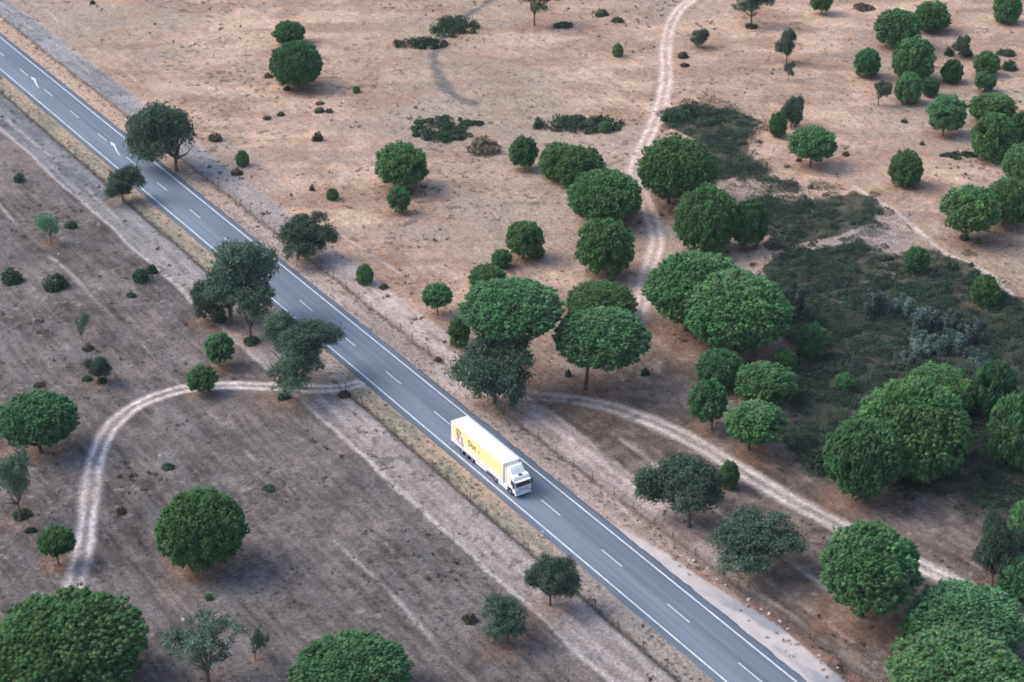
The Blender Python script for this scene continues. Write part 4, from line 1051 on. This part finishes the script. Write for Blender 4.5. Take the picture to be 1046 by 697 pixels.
b = MB(); b.box(XR+.3, XF-.1, -.5, .5, .72, .84); b.box(XR+.1, XR+.2, -1.15, 1.15, .45, .6); b.box(tp(-7.6), tp(-.6), -.42, .42, .55, .98)
for sy in (-.75, .75): b.cyl((tp(-6.7), sy, .02), (tp(-6.7), sy, .9), .07, n=8); b.box(tp(-6.85), tp(-6.55), sy-.13, sy+.13, .0, .04)
for xx in (-11.1, -12.42, -13.74, -5.0, -1.42): b.cyl((tp(xx), -1.0, .5), (tp(xx), 1.0, .5), .09, n=8)
b.build('chassis', M['black'], truck)
for sy in (-1, 1):
    b = MB(); b.box(tp(-10.2), tp(-7.3), sy*1.22-.02, sy*1.22+.02, .50, .86); b.build('side_guard', M['white2'], truck)
    b = MB(); b.prism([(tp(-4.35), .34), (tp(-2.1), .34), (tp(-2.0), 1.0), (tp(-4.3), 1.0)], sy*1.24-.26*(sy > 0), sy*1.24+.26*(sy < 0), .03); b.build('side_fairing', M['white'], truck)
    b = MB(); prof = []
    for k in range(9): an = math.pi*k/8; prof.append((tp(-12.42)+math.cos(an)*2.0, .62+.42*min(1, math.sin(an)*2.2)))
    b.prism(prof+[(tp(-12.42)-1.95, .62), (tp(-12.42)+1.95, .62)][::1], sy*1.20-.03, sy*1.20+.03) if False else b.box(tp(-14.35), tp(-10.45), sy*1.12-.12, sy*1.12+.12, 1.0-.12, 1.0-.04)
    b.build('mudguard', M['black'], truck)
def wheel(xx, sy, dual=False):
    R = .50; wd = .56 if dual else .34; yo = sy*1.23
    b = bmesh.new(); prof = [(R-.05, 0), (R, .05), (R, wd-.05), (R-.05, wd), (.30, wd), (.30, 0)]
    n = 22; rings = []
    for k in range(n):
        an = 2*math.pi*k/n; rings.append([b.verts.new((math.cos(an)*q, -sy*t, math.sin(an)*q)) for q, t in prof])
    for k in range(n):
        A_, B_ = rings[k], rings[(k+1) % n]
        for j in range(len(prof)): b.faces.new((A_[j], A_[(j+1) % len(prof)], B_[(j+1) % len(prof)], B_[j]))
    bmesh.ops.recalc_face_normals(b, faces=b.faces)
    q = MB(); q.add(b); wobj = q.build('wheel', M['rubber'], truck, (tp(xx), yo, R))
    q = MB(); q.cyl((0, -sy*.05, 0), (0, -sy*.20, 0), .30, n=20); q.cyl((0, sy*.0, 0), (0, -sy*.1, 0), .13, .15, n=12)
    for k in range(8): an = k*math.pi/4; q.cyl((math.cos(an)*.21, -sy*.03, math.sin(an)*.21), (math.cos(an)*.21, -sy*.08, math.sin(an)*.21), .022, n=6)
    q.build('rim', M['steel'], wobj)
for sy in (-1, 1):
    wheel(-1.42, sy); wheel(-5.0, sy, True)
    for xx in (-11.1, -12.42, -13.74): wheel(xx, sy)
# cab
b = MB()
b.prism([(tp(-2.30), 1.0), (tp(-2.02), 1.02), (tp(-1.95), 1.12), (tp(-.88), 1.12), (tp(-.80), .62), (tp(-.02), .62), (tp(0), 1.55), (tp(-.30), 2.72), (tp(-.55), 3.02), (tp(-2.30), 3.12)], -1.24, 1.24, .12)
cab = b.build('cab', M['white'], truck)
b = MB(); b.prism([(tp(-.16), 1.72), (tp(-.13), 1.72), (tp(-.335), 2.56), (tp(-.365), 2.56)], -1.10, 1.10)
me_off = .14
for v_ in b.b.verts: v_.co.x += me_off
b.build('windscreen', M['glass'], cab)
b = MB(); b.prism([(tp(-.33), 2.62), (tp(.10), 2.55), (tp(.09), 2.50), (tp(-.3), 2.52)], -1.14, 1.14); b.build('sun_visor', M['white2'], cab)
for sy in (-1, 1):
    b = MB(); b.prism([(tp(-1.18), 1.78), (tp(-.34), 1.74), (tp(-.47), 2.42), (tp(-1.15), 2.48)], sy*1.24-.006, sy*1.24+.006); b.build('side_window', M['glass'], cab)
    b = MB(); b.box(tp(-.34), tp(-.10), sy*1.42-.09, sy*1.42+.09, 1.62, 2.36, .03); b.cyl((tp(-.3), sy*1.2, 2.25), (tp(-.22), sy*1.40, 2.25), .025, n=6); b.build('mirror', M['black'], cab)
    b = MB(); b.box(tp(-.14), tp(.02), sy*.93-.22, sy*.93+.22, .80, 1.04, .03); b.build('headlight', M['lamp'], cab)
    b = MB(); b.box(tp(-.10), tp(.024), sy*1.16-.03, sy*1.16+.03, .82, 1.02); b.build('indicator', M['orange'], cab)
    b = MB(); b.box(tp(-1.95), tp(-.9), sy*1.12-.14, sy*1.12+.14, 1.12, 1.2, .02); b.build('wheel_arch', M['grey'], cab)
    b = MB(); b.box(tp(-2.0), tp(-.85), sy*1.248-.006, sy*1.248+.006, 1.30, 1.33); b.build('door_seam', M['grey'], cab)
    b = MB(); b.box(tp(-.95), tp(-.55), sy*1.17-.06, sy*1.17+.06, .40, .62, .02); b.build('step', M['black'], cab)
b = MB()
for k in range(5): b.box(tp(-.02), tp(.025), -.82, .82, 1.06+k*.10, 1.12+k*.10, .008)
b.build('grille', M['grey'], cab)
b = MB(); b.box(tp(-.22), tp(.05), -1.23, 1.23, .42, .76, .06); b.build('bumper', M['white'], cab)
b = MB(); b.box(tp(-.2), tp(.02), -1.1, 1.1, .24, .42, .03); b.build('underrun_bar', M['black'], cab)
b = MB(); b.box(tp(-1.0), tp(-.62), -.28, .28, 3.0, 3.11, .02); b.build('roof_hatch', M['black'], cab)
b = MB()                                          # roof deflector with rounded, tapering top
sec = [(-1.12, 3.02, 1.05), (-1.3, 3.22, 1.08), (-1.6, 3.54, 1.12), (-1.95, 3.80, 1.16), (-2.25, 3.90, 1.18)]
rings = []
for xx, zt, hw in sec:
    pr = []
    for k in range(13):
        an = math.pi*k/12; cx_ = math.cos(an); sx_ = math.sin(an)
        pr.append((tp(xx), hw*math.copysign(abs(cx_)**.35, cx_), 2.98+(zt-2.98)*sx_**.35))
    rings.append([b.b.verts.new(p) for p in pr])
for A_, B_ in zip(rings[:-1], rings[1:]):
    for k in range(12): b.b.faces.new((A_[k], A_[k+1], B_[k+1], B_[k]))
b.b.faces.new(rings[0]); b.b.faces.new(rings[-1][::-1])
bmesh.ops.recalc_face_normals(b.b, faces=b.b.faces)
b.build('roof_fairing', M['white'], cab)
for sy in (-1, 1):
    b = MB(); b.prism([(tp(-2.32), 1.1), (tp(-2.32), 3.7), (tp(-2.62), 3.72), (tp(-2.62), 1.05)], sy*1.22-.025, sy*1.22+.025); b.build('side_deflector', M['white2'], cab)
# ------------------------------------------------------------------ thin haze volume, added to lift the darkest tones
b = MB(); b.box(-4200, 4200, -4200, 4200, -3.8, 150)
hz = b.build('haze', None); hz['kind'] = 'stuff'; hz['label'] = 'thin haze added to lift the dark tones'
m = bpy.data.materials.new('haze'); m.use_nodes = True; t = m.node_tree; t.nodes.clear()
out = t.nodes.new('ShaderNodeOutputMaterial'); pv = t.nodes.new('ShaderNodeVolumePrincipled')
pv.inputs['Color'].default_value = (.92, .96, 1, 1); pv.inputs['Density'].default_value = .00005
t.links.new(pv.outputs[0], out.inputs['Volume']); hz.data.materials.append(m)
